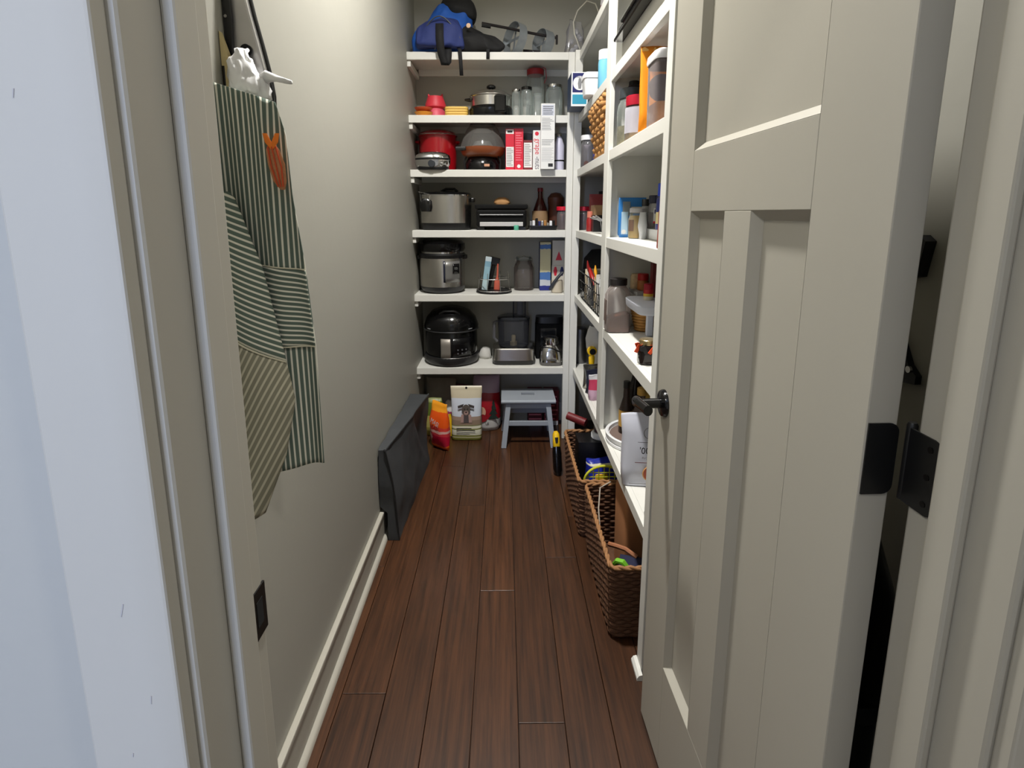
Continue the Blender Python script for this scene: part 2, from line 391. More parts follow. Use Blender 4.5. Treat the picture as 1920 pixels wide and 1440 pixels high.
# hinges : leaf on the door edge, knuckle, leaf on the jamb
def rounded(w0, w1, z0, z1, r, corners):
    pts = []
    for (cx, cz, a0, on) in ((w1, z1, 0, corners[0]), (w0, z1, 90, corners[1]), (w0, z0, 180, corners[2]), (w1, z0, 270, corners[3])):
        if on:
            ccx = cx-r if cx == w1 else cx+r; ccz = cz-r if cz == z1 else cz+r
            for i in range(6):
                a = math.radians(a0+90*i/5); pts.append((ccx+r*math.cos(a), ccz+r*math.sin(a)))
        else: pts.append((cx, cz))
    return pts
for zc in (0.26, 1.092, 1.82):
    hg = struct('hinge', poly_prism(rounded(-0.037, -0.002, zc-0.042, zc+0.042, 0.011, (0, 1, 1, 0)), 'x', -0.0018, 0.0), black, door, label='black door hinge')
    # knuckle & jamb leaf (world-aligned, part of the frame)
    struct('hinge_knuckle', lathe([(0.0055, -0.043), (0.0055, 0.043), (0.004, 0.046), (0, 0.046)], 14), black, trim, smooth=True, loc=(0.4425, 0.5475, zc))
    struct('hinge_leaf', poly_prism(rounded(0.499, 0.542, zc-0.042, zc+0.042, 0.011, (0, 1, 1, 0)), 'x', OR-0.0018, OR+0.0006), black, trim)
    s2 = B()
    for dz in (-0.03, 0, 0.03): cyl('x', (0.512, zc+dz), 0.0035, OR-0.0026, OR-0.0016, 10, s2)
    struct('hinge_screw', s2, iron, trim)

# ================================================================== SHELVING
back = T('back_shelving', 'white painted shelving across the far end wall of the pantry', 'shelving')
right = T('side_shelving', 'white painted shelving with dividing posts along the wall behind the open door', 'shelving')
for k in range(1, 7):
    z = Z[k]
    sb = O('shelf', box(XL, 0.384, YF+0.019, YB, z-0.019, z), shelfp, back, bevel=0.001)
    O('shelf_edge', box(XL, 0.352, YF, YF+0.019, z-0.040, z), shelfp, sb, bevel=0.0018)
    O('cleat', box(XL, XL+0.019, YF+0.012, YB, z-0.072, z-0.041), shelfp, back, bevel=0.002)
    O('cleat', box(XL+0.02, 0.384, YB-0.019, YB, z-0.055, z-0.019), shelfp, back)
    y1 = YB
    s = O('shelf', box(XF+0.019, XR, 1.407, y1, z-0.019, z), shelfp, right, bevel=0.001)
    O('shelf_edge', box(XF, XF+0.019, 1.434, 3.105, z-0.040, z), shelfp, s, bevel=0.0018)
O('post', box(0.352, 0.387, YF-0.003, YF+0.03, 0, Z[6]), shelfp, back, bevel=0.002)
O('post', box(0.388, XF+0.019, 3.105, 3.14, 0, Z[6]+0.008), shelfp, right, bevel=0.002)
O('post', box(XF-0.003, XF+0.016, 2.177, 2.265, Z[1], CH), shelfp, right, bevel=0.002)
O('post', box(XF-0.003, XF+0.016, 1.385, 1.434, 0, CH), shelfp, right, bevel=0.002)
O('divider_panel', box(XF+0.016, XR, 2.212, 2.23, Z[1], CH), shelfp, right)
O('end_panel', box(XF+0.016, XR, 1.388, 1.406, 0, CH), shelfp, right)
shoe = O('shoe_block', poly_prism([(0, 0), (0.016, 0), (0.016, 0.02), (0.006, 0.017), (0, 0.008)], 'y', 1.365, 1.44), shelfp, right, loc=(XF-0.019, 0, 0))

# pantry ceiling downlight (out of frame, gives the light)
lamp = T('ceiling_downlight', 'round recessed ceiling downlight above the pantry aisle', 'lamp', (-0.08, 1.68, CH))
O('lamp_rim', lathe([(0.078, -0.006), (0.082, -0.004), (0.10, -0.004), (0.10, 0.0)], 32, cap0=False, cap1=False), white, lamp, smooth=True)
O('lamp_lens', lathe([(0.0, -0.002), (0.078, -0.002), (0.078, -0.001), (0, -0.001)], 32), M('lamp_diffuser', (255, 246, 232), 0.5, emit=3.0), lamp)
for kx, ky, kl in ((1.1, -0.3, 'added fill light disc on the kitchen ceiling right of the doorway'), (-0.9, -0.55, 'added fill light disc on the kitchen ceiling left of the doorway')):
    kd = T('kitchen_fill_disc', kl, 'lamp', (kx, ky, CH))  # unseen ceiling disc added to go with its fill light
    O('lamp_rim', lathe([(0.15, -0.006), (0.155, -0.004), (0.175, -0.004), (0.175, 0.0)], 32, cap0=False, cap1=False), white, kd, smooth=True)
    O('lamp_lens', lathe([(0.0, -0.002), (0.15, -0.002), (0.15, -0.001), (0, -0.001)], 32), M('lamp_diffuser', (0, 0, 0)), kd)
# unseen fridge shape added to block window light from pantry and right jamb
fg = T('fridge_blocker', 'tall white refrigerator with two doors, added out of view to block window light', 'fridge_blocker', (0.165, -0.80, 0))
O('body', box(-0.47, 0.47, -0.33, 0.33, 0.02, 1.95), white, fg, bevel=0.01)
for a0, a1 in ((-0.465, -0.004), (0.004, 0.465)):
    fd = O('door', box(a0, a1, 0.332, 0.37, 0.04, 1.94), white, fg, bevel=0.006)
    hx = -0.04 if a0 < -0.1 else 0.04
    O('handle', tube([(hx, 0.37, 0.7), (hx, 0.41, 0.72), (hx, 0.41, 1.48), (hx, 0.37, 1.5)], 0.01, 8), steel, fd, smooth=True)

# ================================================================== GENERIC BUILDERS
def jar(name, label, cat, loc, r, h, gm, lidm, content=None, frac=0.5, neck=0.8, lid_h=0.016, lid_r=None, p=2, group=None, band=None, lidname='lid'):
    """glass or plastic jar: body, lid, contents, optional paper label band (z0,z1,mat)"""
    t = T(name, label, cat, loc, group=group); hb = h-lid_h; nr = r*neck
    if content:
        c = r*0.95; O('contents', loft([(0.003, c*0.97, c*0.97, p), (0.01, c, c, p), (max(0.012, hb*frac), c, c, p)]), content, t, smooth=True)
    O('body', loft([(0, r*0.93, r*0.93, p), (0.006, r, r, p), (hb*0.74, r, r, p), (hb*0.86, (r+nr)/2*1.03, (r+nr)/2*1.03, p), (hb*0.93, nr, nr, 2), (hb, nr, nr, 2)]), gm, t, smooth=True)
    if lidm:
        lr = lid_r or nr*1.08
        O(lidname, loft([(hb-0.003, lr*0.98, lr*0.98), (hb+lid_h*0.2, lr, lr), (h-0.002, lr, lr), (h, lr*0.94, lr*0.94)]), lidm, t, smooth=True)
    if band:
        z0, z1, bm_ = band
        O('paper_label', loft([(z0, r*1.012, r*1.012, p), (z1, r*1.012, r*1.012, p)], cap0=False, cap1=False), bm_, t, smooth=True)
    return t
def bottle(name, label, cat, loc, prof, gm, cap=None, capm=None, band=None, group=None, rot=None, liquid=None, n=20):
    t = T(name, label, cat, loc, group=group, rot=rot)
    O('body', lathe(prof, n), gm, t, smooth=True)
    if liquid:
        z1, lm = liquid; O('contents', lathe([(prof[0][0]*0.93, 0.004), (prof[1][0]*0.93, prof[1][1]+0.004), (prof[1][0]*0.93, z1)], n), lm, t, smooth=True)
    if cap:
        r, z0, z1 = cap; O('cap', lathe([(r, z0), (r, z1-0.002), (r*0.9, z1)], n), capm, t, smooth=True)
    if band:
        r, z0, z1, bm_ = band; O('paper_label', lathe([(r, z0), (r, z1)], n, cap0=False, cap1=False), bm_, t, smooth=True)
    return t
def carton(name, label, loc, w, d, h, mat, rz=0, group=None, cat='box'):
    """upright box; x centred, front face at y=0, depth towards +y"""
    t = T(name, label, cat, loc, rz, group); O('body', box(-w/2, w/2, 0, d, 0, h), mat, t, bevel=0.0012); return t
def lines(parent, x0, x1, z0, z1, n, y, mat, name='print_lines', seed=1):
    rnd = random.Random(seed); b = B(); st = (z1-z0)/n
    for i in range(n):
        e = x1-(x1-x0)*rnd.uniform(0, 0.35); bx(b, x0, e, y-0.0005, y, z0+i*st+st*0.3, z0+i*st+st*0.62)
    return O(name, b, mat, parent)
def pouch_secs(w, d, h, wtop=1.0, puff=1.0, seal=0.06):
    return [(0, w/2*0.96, d/2*0.9, 5), (h*0.02, w/2, d/2, 5), (h*0.25, w/2, d/2*puff, 3.2), (h*0.5, w/2*0.985, d/2*0.86*puff, 2.8), (h*0.72, w/2*(0.97+0.03*wtop), d/2*0.55, 2.6), (h*(1-seal*1.6), w/2*wtop, d/2*0.16, 3), (h*(1-seal), w/2*wtop, 0.0016, 6), (h, w/2*wtop, 0.0012, 6)]
def crumple(o, amp, scale, seed=0):
    import mathutils
    z0 = [v.co.z for v in o.data.vertices]
    for v in o.data.vertices:
        n = mathutils.noise.noise_vector(v.co*scale+Vector((seed*7.1, seed*3.3, seed)))
        v.co += n*amp*1.8
    zm = min(z0)
    for v in o.data.vertices: v.co.z = max(v.co.z, zm)
    return o
def dense(bm, cuts=1):
    bmesh.ops.subdivide_edges(bm, edges=bm.edges[:], cuts=cuts, use_grid_fill=True)
    return bm
def sub(o, lv=1):
    m = o.modifiers.new('sub', 'SUBSURF'); m.levels = lv; m.render_levels = lv; return o
def rect_path(x0, x1, y0, y1, r, n=44):
    """points around a rounded rectangle, even spacing"""
    pts = []; segs = []
    for cx, cy, a0 in ((x1-r, y1-r, 0), (x0+r, y1-r, 90), (x0+r, y0+r, 180), (x1-r, y0+r, 270)):
        for i in range(5):
            a = math.radians(a0+22.5*i); segs.append(Vector((cx+r*math.cos(a), cy+r*math.sin(a))))
    L = [0]
    for a, b in zip(segs, segs[1:]+segs[:1]): L.append(L[-1]+(b-a).length)
    for i in range(n):
        s = L[-1]*i/n
        for j in range(len(segs)):
            if L[j+1] >= s:
                f = (s-L[j])/max(1e-9, L[j+1]-L[j]); pts.append(segs[j].lerp(segs[(j+1) % len(segs)], f)); break
    return pts
def woven_basket(name, label, loc, lx, ly, h, rows, mat, rimm, flare=0.04, per=90, sr=0.008, amp=0.006, bulge=0.0, cat='basket', group=None, rz=0):
    t = T(name, label, cat, loc, rz, group)
    b = B()
    for k in range(rows):
        f = (k+0.5)/rows; e = flare*(f-1)+bulge*math.sin(math.pi*f)
        base = rect_path(-lx/2-e, lx/2+e, -ly/2-e, ly/2+e, 0.018, per)
        pts = []
        for i, q in enumerate(base):
            nx = base[(i+1) % per]-base[i-1]; nn = Vector((nx.y, -nx.x)).normalized()
            q2 = q+nn*(amp*(1 if (i//2+k) % 2 else -1)*(1 if i % 2 else 0.7))
            pts.append((q2.x, q2.y, 0.008+f*(h-0.016)+0.0015*math.sin(i*1.7+k)))
        tube(pts, sr, 5, b, closed=True)
    O('weave', b, mat, t, smooth=2)
    base = rect_path(-lx/2, lx/2, -ly/2, ly/2, 0.018, per)
    rb = B()
    for ph in (0, math.pi): tube([(q.x+sr*0.45*math.cos(i*1.1+ph), q.y+sr*0.45*math.cos(i*1.1+ph), h+sr*0.5*math.sin(i*1.1+ph)) for i, q in enumerate(base)], sr*0.75, 6, rb, closed=True)
    O('rim', rb, rimm, t, smooth=2)
    e = -flare
    O('bottom', box(-lx/2+flare+0.004, lx/2-flare-0.004, -ly/2+flare+0.004, ly/2-flare-0.004, 0.0, 0.008), mat, t)
    return t

# ================================================================== BACK SHELVES : TOP SHELF
z = Z[6]
# backpack : slouched body, front pocket, black top, flap, straps
bp = T('backpack', 'blue and black backpack slouched on the top shelf with straps hanging down', 'backpack', (-0.333, 3.245, z))
cloth_b = M('blue_nylon', (40, 62, 140), 0.75, var=0.18, vscale=14, bump=0.3, bscale=40)
cloth_b2 = M('bright_blue_nylon', (26, 84, 172), 0.7, var=0.15, vscale=14, bump=0.3, bscale=40)
cloth_k = M('black_nylon', (14, 14, 16), 0.8, bump=0.3, bscale=50)
cloth_n = M('pocket_navy', (36, 50, 108), 0.75, var=0.15, vscale=20, bump=0.3, bscale=40)
o = O('body', dense(loft([(0, 0.165, 0.10, 3), (0.02, 0.178, 0.125, 3), (0.09, 0.170, 0.120, 2.6, 0.0, 0.01), (0.16, 0.140, 0.105, 2.5, 0.02, 0.02), (0.22, 0.112, 0.09, 2.4, 0.05, 0.03), (0.26, 0.095, 0.08, 2.3, 0.065, 0.035), (0.275, 0.06, 0.05, 2.3, 0.07, 0.035)], 30)), cloth_b2, bp, smooth=2); crumple(o, 0.014, 12, 1); crumple(o, 0.005, 36, 31); sub(o)
o = O('front_pocket', dense(loft([(0.012, 0.120, 0.035, 3, -0.015, -0.125), (0.03, 0.135, 0.05, 2.8, -0.015, -0.125), (0.11, 0.125, 0.045, 2.6, -0.01, -0.118), (0.16, 0.085, 0.03, 2.4, 0.0, -0.10), (0.178, 0.04, 0.015, 2.2, 0.0, -0.09)], 26)), cloth_n, bp, smooth=2); crumple(o, 0.008, 16, 2); crumple(o, 0.004, 40, 32); sub(o)
O('zip', tube([(-0.115+0.012*i, -0.158+0.02*abs(i-9)/9*0+0.012*(1-math.sin(math.pi*i/18)), 0.06+0.105*math.sin(math.pi*i/18)) for i in range(19)], 0.0035, 6), M('zip_grey', (60, 64, 70), 0.5), bp, smooth=True)
o = O('top_hood', dense(loft([(0.19, 0.075, 0.085, 2.5, 0.10, 0.035), (0.24, 0.098, 0.095, 2.4, 0.085, 0.035), (0.285, 0.095, 0.085, 2.3, 0.072, 0.035), (0.315, 0.06, 0.05, 2.2, 0.07, 0.035)], 26)), cloth_k, bp, smooth=2); crumple(o, 0.008, 14, 3); sub(o)
o = O('black_flap', dense(loft([(0.004, 0.125, 0.06, 3, 0.185, -0.062), (0.03, 0.155, 0.075, 2.7, 0.185, -0.062), (0.08, 0.13, 0.065, 2.4, 0.16, -0.06), (0.12, 0.085, 0.045, 2.3, 0.115, -0.055), (0.148, 0.045, 0.02, 2.2, 0.085, -0.05)], 28)), cloth_k, bp, smooth=2); crumple(o, 0.014, 14, 5); crumple(o, 0.006, 36, 33); sub(o)
O('flap_piping', tube([(0.035+0.06*(math.cos(a)-1)*0.6, -0.135-0.008*math.sin(a), 0.075+0.07*math.cos(a*0.95)) for a in [math.pi*i/12 for i in range(13)]], 0.003, 6), M('piping_grey', (120, 124, 124), 0.6), bp, smooth=True)
def strap(pts, w, name='strap'):
    b = B(); V = []
    for x, y, zz in pts: V.append((b.verts.new((x-w/2, y, zz)), b.verts.new((x+w/2, y, zz))))
    for a, c in zip(V, V[1:]): b.faces.new((a[0], a[1], c[1], c[0]))
    return O(name, b, cloth_k, bp, solid=0.004, smooth=2)
strap([(-0.005, -0.172, 0.125), (-0.004, -0.187, 0.06), (-0.002, -0.180, 0.005), (0.004, -0.160, -0.03), (0.014, -0.153, -0.06), (0.018, -0.150, -0.075), (0.03, -0.147, -0.06), (0.034, -0.145, -0.01), (0.03, -0.14, 0.02)], 0.042)
strap([(0.085, -0.12, 0.03), (0.098, -0.147, 0.002), (0.102, -0.150, -0.06), (0.105, -0.149, -0.127)], 0.020)
strap([(0.25, -0.125, 0.03), (0.249, -0.149, 0.002), (0.248, -0.149, -0.043)], 0.018)
O('buckle', move(cyl('y', (0, 0), 0.012, -0.003, 0.003, 14), (0.145, -0.125, 0.13)), M('bronze_badge', (120, 100, 80), 0.4, metal=0.8), bp)

# galvanised twin-ring roller on a rod
rr = T('ring_roller', 'galvanized metal roller of two open rings joined by dark rods', 'kitchen tool', (0.13, 3.22, z))
def ring(cx, cz, r, w, yaw):
    b = B(); n = 32
    prof = [(r, -w/2), (r, w/2), (r-0.002, w/2), (r-0.002, -w/2)]
    R = [[b.verts.new((0, 0, 0)) for _ in prof] for _ in range(n)]
    for i in range(n):
        a = 2*math.pi*i/n
        for j, (q, d) in enumerate(prof): R[i][j].co = (d, q*math.cos(a), q*math.sin(a))
    for i in range(n):
        for j in range(4): b.faces.new((R[i][j], R[(i+1) % n][j], R[(i+1) % n][(j+1) % 4], R[i][(j+1) % 4]))
    o = O('ring', b, galv, rr, smooth=True); o.location = (cx, 0, cz); o.rotation_euler = (0, math.radians(9), math.radians(yaw))
    s = B(); bx(s, -0.001, 0.001, -r, r, -0.008, 0.008); bx(s, -0.001, 0.001, -0.008, 0.008, -r, r)
    o2 = O('spoke', s, galv, o)
ring(-0.068, 0.092, 0.086, 0.05, 32); ring(0.09, 0.074, 0.068, 0.056, 32)
dark = M('dark_iron', (38, 34, 34), 0.5, metal=0.6)
O('rod', tube([(-0.25, -0.03, 0.165), (-0.10, -0.02, 0.142), (0.0, -0.02, 0.122), (0.165, -0.03, 0.09)], 0.0075, 8), dark, rr, smooth=True)
O('rod', tube([(-0.02, 0.04, 0.045), (0.09, 0.03, 0.035)], 0.007, 8), dark, rr, smooth=True)
O('crank', tube([(0.162, -0.03, 0.105), (0.162, -0.03, 0.058)], 0.006, 8), dark, rr, smooth=True)
O('grip', tube([(-0.25, -0.03, 0.155), (-0.20, -0.027, 0.148)], 0.010, 8), black, rr, smooth=True)

# clear bag of silver ornaments with a cord, at the corner
ob = T('ornament_bag', 'clear plastic bag of shiny silver ornaments with a white cord loop', 'bag', (0.405, 3.31, z))
o = O('bag', loft(pouch_secs(0.105, 0.07, 0.22, 0.6), 24), plast, ob, smooth=2); crumple(o, 0.008, 22, 4)
rnd = random.Random(3)
for i in range(9):
    O('ornament', move(lathe([(0.0, -0.016), (0.011, -0.011), (0.016, 0), (0.011, 0.011), (0.0, 0.016)], 10), (rnd.uniform(-0.036, 0.036), rnd.uniform(-0.012, 0.012), 0.045+0.015*i)), M('ornament_silver', (226, 226, 230), 0.22, metal=0.55), ob, smooth=True)
O('cord', tube([(0.03, -0.02, 0.06), (-0.005, -0.03, 0.14), (-0.012, -0.03, 0.2), (0.01, -0.03, 0.26), (0.06, -0.03, 0.31), (0.11, -0.02, 0.30), (0.15, -0.01, 0.22)], 0.0035, 6), M('cord_white', (220, 216, 200), 0.6), ob, smooth=True)
S('gift_bag', 'red and white paper bag on the high shelf near the corner', 'bag', loft([(0, 0.05, 0.04, 8), (0.2, 0.055, 0.042, 8), (0.24, 0.056, 0.03, 8)]), BAND('giftbag', [(0, (214, 210, 205)), (0.45, (130, 30, 60)), (0.8, (215, 210, 214))]), (0.56, 3.0, z), 20)

# ================================================================== SHELF 5
z = Z[5]
coral = M('coral_silicone', (206, 52, 66), 0.5); pinkd = M('pink_silicone', (214, 84, 104), 0.5)
cp = T('cat_eared_pot', 'coral red pot with two cat ears on a pink base', 'pot', (-0.396, 3.30, z))
O('base', lathe([(0.055, 0), (0.06, 0.004), (0.058, 0.04), (0.045, 0.062)], 24), pinkd, cp, smooth=True)
O('dome', lathe([(0.045, 0.062), (0.060, 0.070), (0.060, 0.085), (0.048, 0.118), (0.044, 0.130), (0.0, 0.136)], 24), coral, cp, smooth=True)
for sx in (-1, 1): O('ear', loft([(0.118, 0.016, 0.010, 2, sx*0.030), (0.145, 0.003, 0.003, 2, sx*0.040)], 10), coral, cp, smooth=True)
prof = [(0.030, 0), (0.034, 0.002), (0.052, 0.026), (0.050, 0.026), (0.032, 0.005), (0, 0.005)]
S('bowl', 'small orange bowl at the bottom of a nest beside the coral pot', 'bowl', lathe(prof, 24), M('orange_ceramic', (232, 150, 40), 0.35), (-0.452, 3.20, z), smooth=True)
S('bowl', 'small red orange bowl at the top of a nest beside the coral pot', 'bowl', lathe(prof, 24), M('red_ceramic', (206, 84, 40), 0.35), (-0.452, 3.20, z+0.024), smooth=True)
for i in range(4):
    S('square_plate', 'yellow square plate beside the skillet, %s of its stack of four' % ('lowest', 'second from the bottom', 'second from the top', 'topmost')[i], 'plate', loft([(0, 0.058, 0.058, 6), (0.003, 0.066, 0.066, 6), (0.0135, 0.066, 0.066, 6)], 24), M('yellow_ceramic', (222, 184, 92), 0.5), (-0.267, 3.24, z+0.0137*i), group='stacked yellow plates')
sk = T('electric_skillet', 'stainless lidded skillet with a black base and black knob', 'skillet', (-0.072, 3.26, z))
O('base', loft([(0, 0.118, 0.118, 3), (0.008, 0.124, 0.124, 3), (0.045, 0.128, 0.128, 2.4), (0.058, 0.12, 0.12)], 32), blackg, sk, smooth=True)
O('pan', lathe([(0.105, 0.05), (0.118, 0.062), (0.120, 0.112), (0.126, 0.116), (0.126, 0.120)], 36), steel, sk, smooth=True)
O('lid', lathe([(0.125, 0.120), (0.119, 0.128), (0.085, 0.145), (0.03, 0.155), (0.0, 0.156)], 36), chrome, sk, smooth=True)
O('knob', lathe([(0.012, 0.155), (0.012, 0.163), (0.026, 0.168), (0.026, 0.178), (0.018, 0.185), (0, 0.186)], 20), blackg, sk, smooth=True)
for sx in (-1,): O('handle', tube([(sx*0.118, 0, 0.10), (sx*0.14, -0.01, 0.102), (sx*0.145, -0.03, 0.10), (sx*0.12, -0.045, 0.10)], 0.007, 8), black, sk, smooth=True)
O('control_box', box(0.02, 0.085, -0.135, -0.11, 0.018, 0.108), blackg, sk, bevel=0.008)
jar('mason_jar', 'slim empty clear glass jar next to the skillet', 'jar', (0.070, 3.20, z), 0.025, 0.150, glass, chrome, lid_h=0.012, neck=0.86)
jar('mason_jar', 'empty clear glass jar with a dark rim between slim jar and lidless jar', 'jar', (0.128, 3.19, z), 0.033, 0.160, glass, blackg, lid_h=0.014, neck=0.84)
jar('mason_jar', 'short clear glass jar without a lid in front of the clamp jar', 'jar', (0.190, 3.18, z), 0.029, 0.125, glass, None, neck=0.9, lid_h=0.002)
cj = jar('clamp_jar', 'tall clear glass clamp jar with a red rubber seal and lid', 'jar', (0.185, 3.345, z), 0.054, 0.29, glass, M('red_rubber', (150, 26, 34), 0.5), lid_h=0.03, neck=0.86)
O('clamp', tube([(0.05, -0.02, 0.21), (0.062, -0.03, 0.24), (0.056, -0.03, 0.29), (0.04, -0.03, 0.295)], 0.0025, 6), M('red_clip', (160, 30, 40), 0.4), cj, smooth=True)
jar('mason_jar', 'wide clear glass jar standing behind the tall white cereal box', 'jar', (0.293, 3.32, z), 0.050, 0.20, glass, chrome, lid_h=0.014, neck=0.86)

# ================================================================== SHELF 4
z = Z[4]
pt = T('stock_pot', 'dark red enamel stock pot with lid and side handles', 'pot', (-0.388, 3.31, z))
O('body', lathe([(0.100, 0), (0.107, 0.006), (0.110, 0.195), (0.115, 0.198), (0.115, 0.204)], 36), red, pt, smooth=True)
O('lid', lathe([(0.113, 0.204), (0.113, 0.210), (0.102, 0.222), (0.06, 0.236), (0.0, 0.238)], 36), red, pt, smooth=True)
O('lid_rim', lathe([(0.1155, 0.2035), (0.1165, 0.2055), (0.1155, 0.2075)], 36, cap0=False, cap1=False), chrome, pt, smooth=True)
for sx in (-1, 1): O('handle', tube([(sx*0.105, -0.035, 0.165), (sx*0.122, -0.03, 0.168), (sx*0.126, 0, 0.168), (sx*0.122, 0.03, 0.168), (sx*0.105, 0.035, 0.165)], 0.008, 8), red, pt, smooth=True)
wm = T('waffle_maker', 'round chrome waffle maker with a black dial in front of the red pot', 'appliance', (-0.400, 3.142, z))
O('foot', loft([(0, 0.088, 0.045, 2.5), (0.012, 0.092, 0.047, 2.5)], 28), black, wm, smooth=True)
O('lower_shell', loft([(0.012, 0.085, 0.045), (0.03, 0.098, 0.050), (0.052, 0.100, 0.051)], 32), chrome, wm, smooth=True)
O('hinge_band', loft([(0.052, 0.099, 0.050), (0.062, 0.099, 0.050)], 32), black, wm, smooth=True)
O('upper_shell', loft([(0.062, 0.100, 0.051), (0.078, 0.094, 0.048), (0.093, 0.07, 0.036), (0.097, 0.03, 0.02)], 32), chrome, wm, smooth=True)
O('dial', cyl('y', (0, 0.030), 0.020, -0.062, -0.044, 18), M('dial_grey', (40, 44, 50), 0.4), wm, bevel=0.002)
pc = T('popcorn_popper', 'popcorn popper with a clear dome, amber plate and black base', 'appliance', (-0.123, 3.245, z))
O('base', lathe([(0.085, 0), (0.105, 0.006), (0.108, 0.03), (0.095, 0.055), (0.085, 0.075)], 32), blackg, pc, smooth=True)
O('badge', box(0.012, 0.042, -0.1115, -0.107, 0.018, 0.032), M('badge_multi', (200, 150, 120), 0.4), pc)
for sx in (-1, 1): O('leg', tube([(sx*0.10, -0.04, 0.0), (sx*0.105, -0.04, 0.05), (sx*0.09, -0.03, 0.085)], 0.006, 8), black, pc, smooth=True)
O('plate', lathe([(0.09, 0.075), (0.117, 0.09), (0.128, 0.115), (0.130, 0.128)], 36), M('amber_band', (134, 70, 36), 0.3, spec=0.7), pc, smooth=True)
O('side_grip', box(-0.150, -0.09, -0.10, -0.05, 0.108, 0.126), black, pc, bevel=0.004)
O('dome', lathe([(0.130, 0.128), (0.127, 0.14), (0.112, 0.185), (0.09, 0.232), (0.072, 0.252)], 36, cap0=False), M('smoke_dome', (168, 166, 162), 0.08, alpha=0.34, spec=0.9), pc, smooth=True)
O('dome_cap', lathe([(0.075, 0.250), (0.072, 0.262), (0.0, 0.266)], 32), M('smoke_cap', (60, 58, 58), 0.15), pc, smooth=True)
O('stirrer', lathe([(0.045, 0.13), (0.06, 0.14), (0.045, 0.165), (0.0, 0.172)], 24), M('silver_dull', (150, 150, 148), 0.3, metal=0.6, alpha=0.75), pc, smooth=True)
b1 = carton('cracker_box', 'red box with white lower label beside the popcorn popper', (0.034, 3.17, z), 0.048, 0.16, 0.226, redp)
patch(b1, paperw, -0.022, 0.022, 0.198, 0.222, 0); patch(b1, ink, -0.014, 0.014, 0.205, 0.216, -0.0006, 'barcode')
patch(b1, paperw, -0.022, 0.022, 0.018, 0.128, 0); lines(b1, -0.018, 0.019, 0.024, 0.122, 11, -0.0006, inkg)
b1 = carton('cracker_box', 'plain red box with small pale print between two other cartons', (0.085, 3.17, z), 0.050, 0.16, 0.228, redp)
lines(b1, -0.018, 0.020, 0.05, 0.21, 12, 0, M('pale_pink', (226, 120, 135), 0.5)); O('seal_dot', cyl('y', (0, 0.022), 0.010, -0.0006, 0, 16), paperw, b1)
b1 = carton('small_carton', 'short white carton with grey print and red edge', (0.137, 3.18, z), 0.050, 0.12, 0.166, reddark)
patch(b1, paperw, -0.023, 0.023, 0.016, 0.152, 0); lines(b1, -0.019, 0.02, 0.024, 0.146, 13, -0.0006, inkg)
gb = carton('cereal_box', 'slim white cereal box with red and grey lettering up its spine', (0.186, 3.15, z), 0.044, 0.19, 0.215, paperw)
text(gb, 'grape', 0.044, (0.004, -0.0002, 0.127), redp, (math.pi/2, math.pi/2, 0), squash=0.88); text(gb, '-nuts', 0.044, (0.004, -0.0002, 0.038), M('word_grey', (96, 92, 100), 0.6), (math.pi/2, math.pi/2, 0), squash=0.8)
O('logo_dot', cyl('y', (-0.001, 0.197), 0.011, -0.0006, 0, 18), redp, gb)
tb = carton('cereal_box', 'tall white carton with grey nutrition print standing at the shelf front', (0.241, 3.122, z), 0.076, 0.06, 0.0, paperw)
bpy.data.objects.remove([c for c in tb.children][0])
O('body', box(-0.038, 0.038, -0.035, 0.001, 0, 0.345), paperw, tb, bevel=0.0012)
tb.location.y = 3.118
patch(tb, M('pale_blue_print', (196, 200, 212), 0.6), -0.033, 0.033, 0.282, 0.338, -0.035); lines(tb, -0.028, 0.03, 0.286, 0.334, 5, -0.0356, ink, seed=4)
lines(tb, -0.033, 0.034, 0.205, 0.272, 9, -0.035, inkg, seed=5); lines(tb, -0.033, 0.034, 0.125, 0.16, 5, -0.035, inkg, seed=6); lines(tb, -0.033, 0.034, 0.04, 0.115, 11, -0.035, M('pale_grey', (176, 176, 178), 0.6), seed=7)
patch(tb, ink, 0.004, 0.03, 0.012, 0.030, -0.035, 'barcode')
bottle('squeeze_bottle', 'white and lilac plastic bottle with black straps by the shelf post', 'bottle', (0.318, 3.22, z), [(0.026, 0), (0.030, 0.004), (0.030, 0.14), (0.018, 0.175), (0.012, 0.19)], M('lilac_white', (206, 204, 222), 0.4), (0.014, 0.19, 0.21), chrome, (0.0306, 0.052, 0.060, black))

# ================================================================== SHELF 3
z = Z[3]
sl = T('slow_cooker', 'oval stainless slow cooker with black lid, base and latch', 'appliance', (-0.343, 3.27, z))
O('base', loft([(0, 0.135, 0.105, 2.6), (0.006, 0.142, 0.112, 2.6), (0.04, 0.146, 0.118, 2.6)], 36), black, sl, smooth=True)
O('body', loft([(0.040, 0.148, 0.120, 2.6), (0.196, 0.150, 0.122, 2.6)], 40), steel, sl, smooth=True)
O('rim', loft([(0.196, 0.152, 0.124, 2.6), (0.202, 0.153, 0.125, 2.6)], 40), chrome, sl, smooth=True)
O('lid', loft([(0.202, 0.150, 0.122, 2.6), (0.214, 0.140, 0.112, 2.5), (0.222, 0.06, 0.05, 2.2)], 36), blackg, sl, smooth=True)
O('lid_handle', tube([(-0.03, 0, 0.220), (0.0, 0, 0.236), (0.05, 0, 0.236), (0.07, 0, 0.220)], 0.008, 8), black, sl, smooth=True)
O('latch', loft([(0.105, 0.026, 0.010, 2.4, -0.105, -0.118), (0.13, 0.036, 0.012, 2.2, -0.105, -0.116), (0.165, 0.036, 0.012, 2.2, -0.105, -0.112), (0.178, 0.02, 0.008, 2.2, -0.105, -0.110)], 18), blackg, sl, smooth=True)
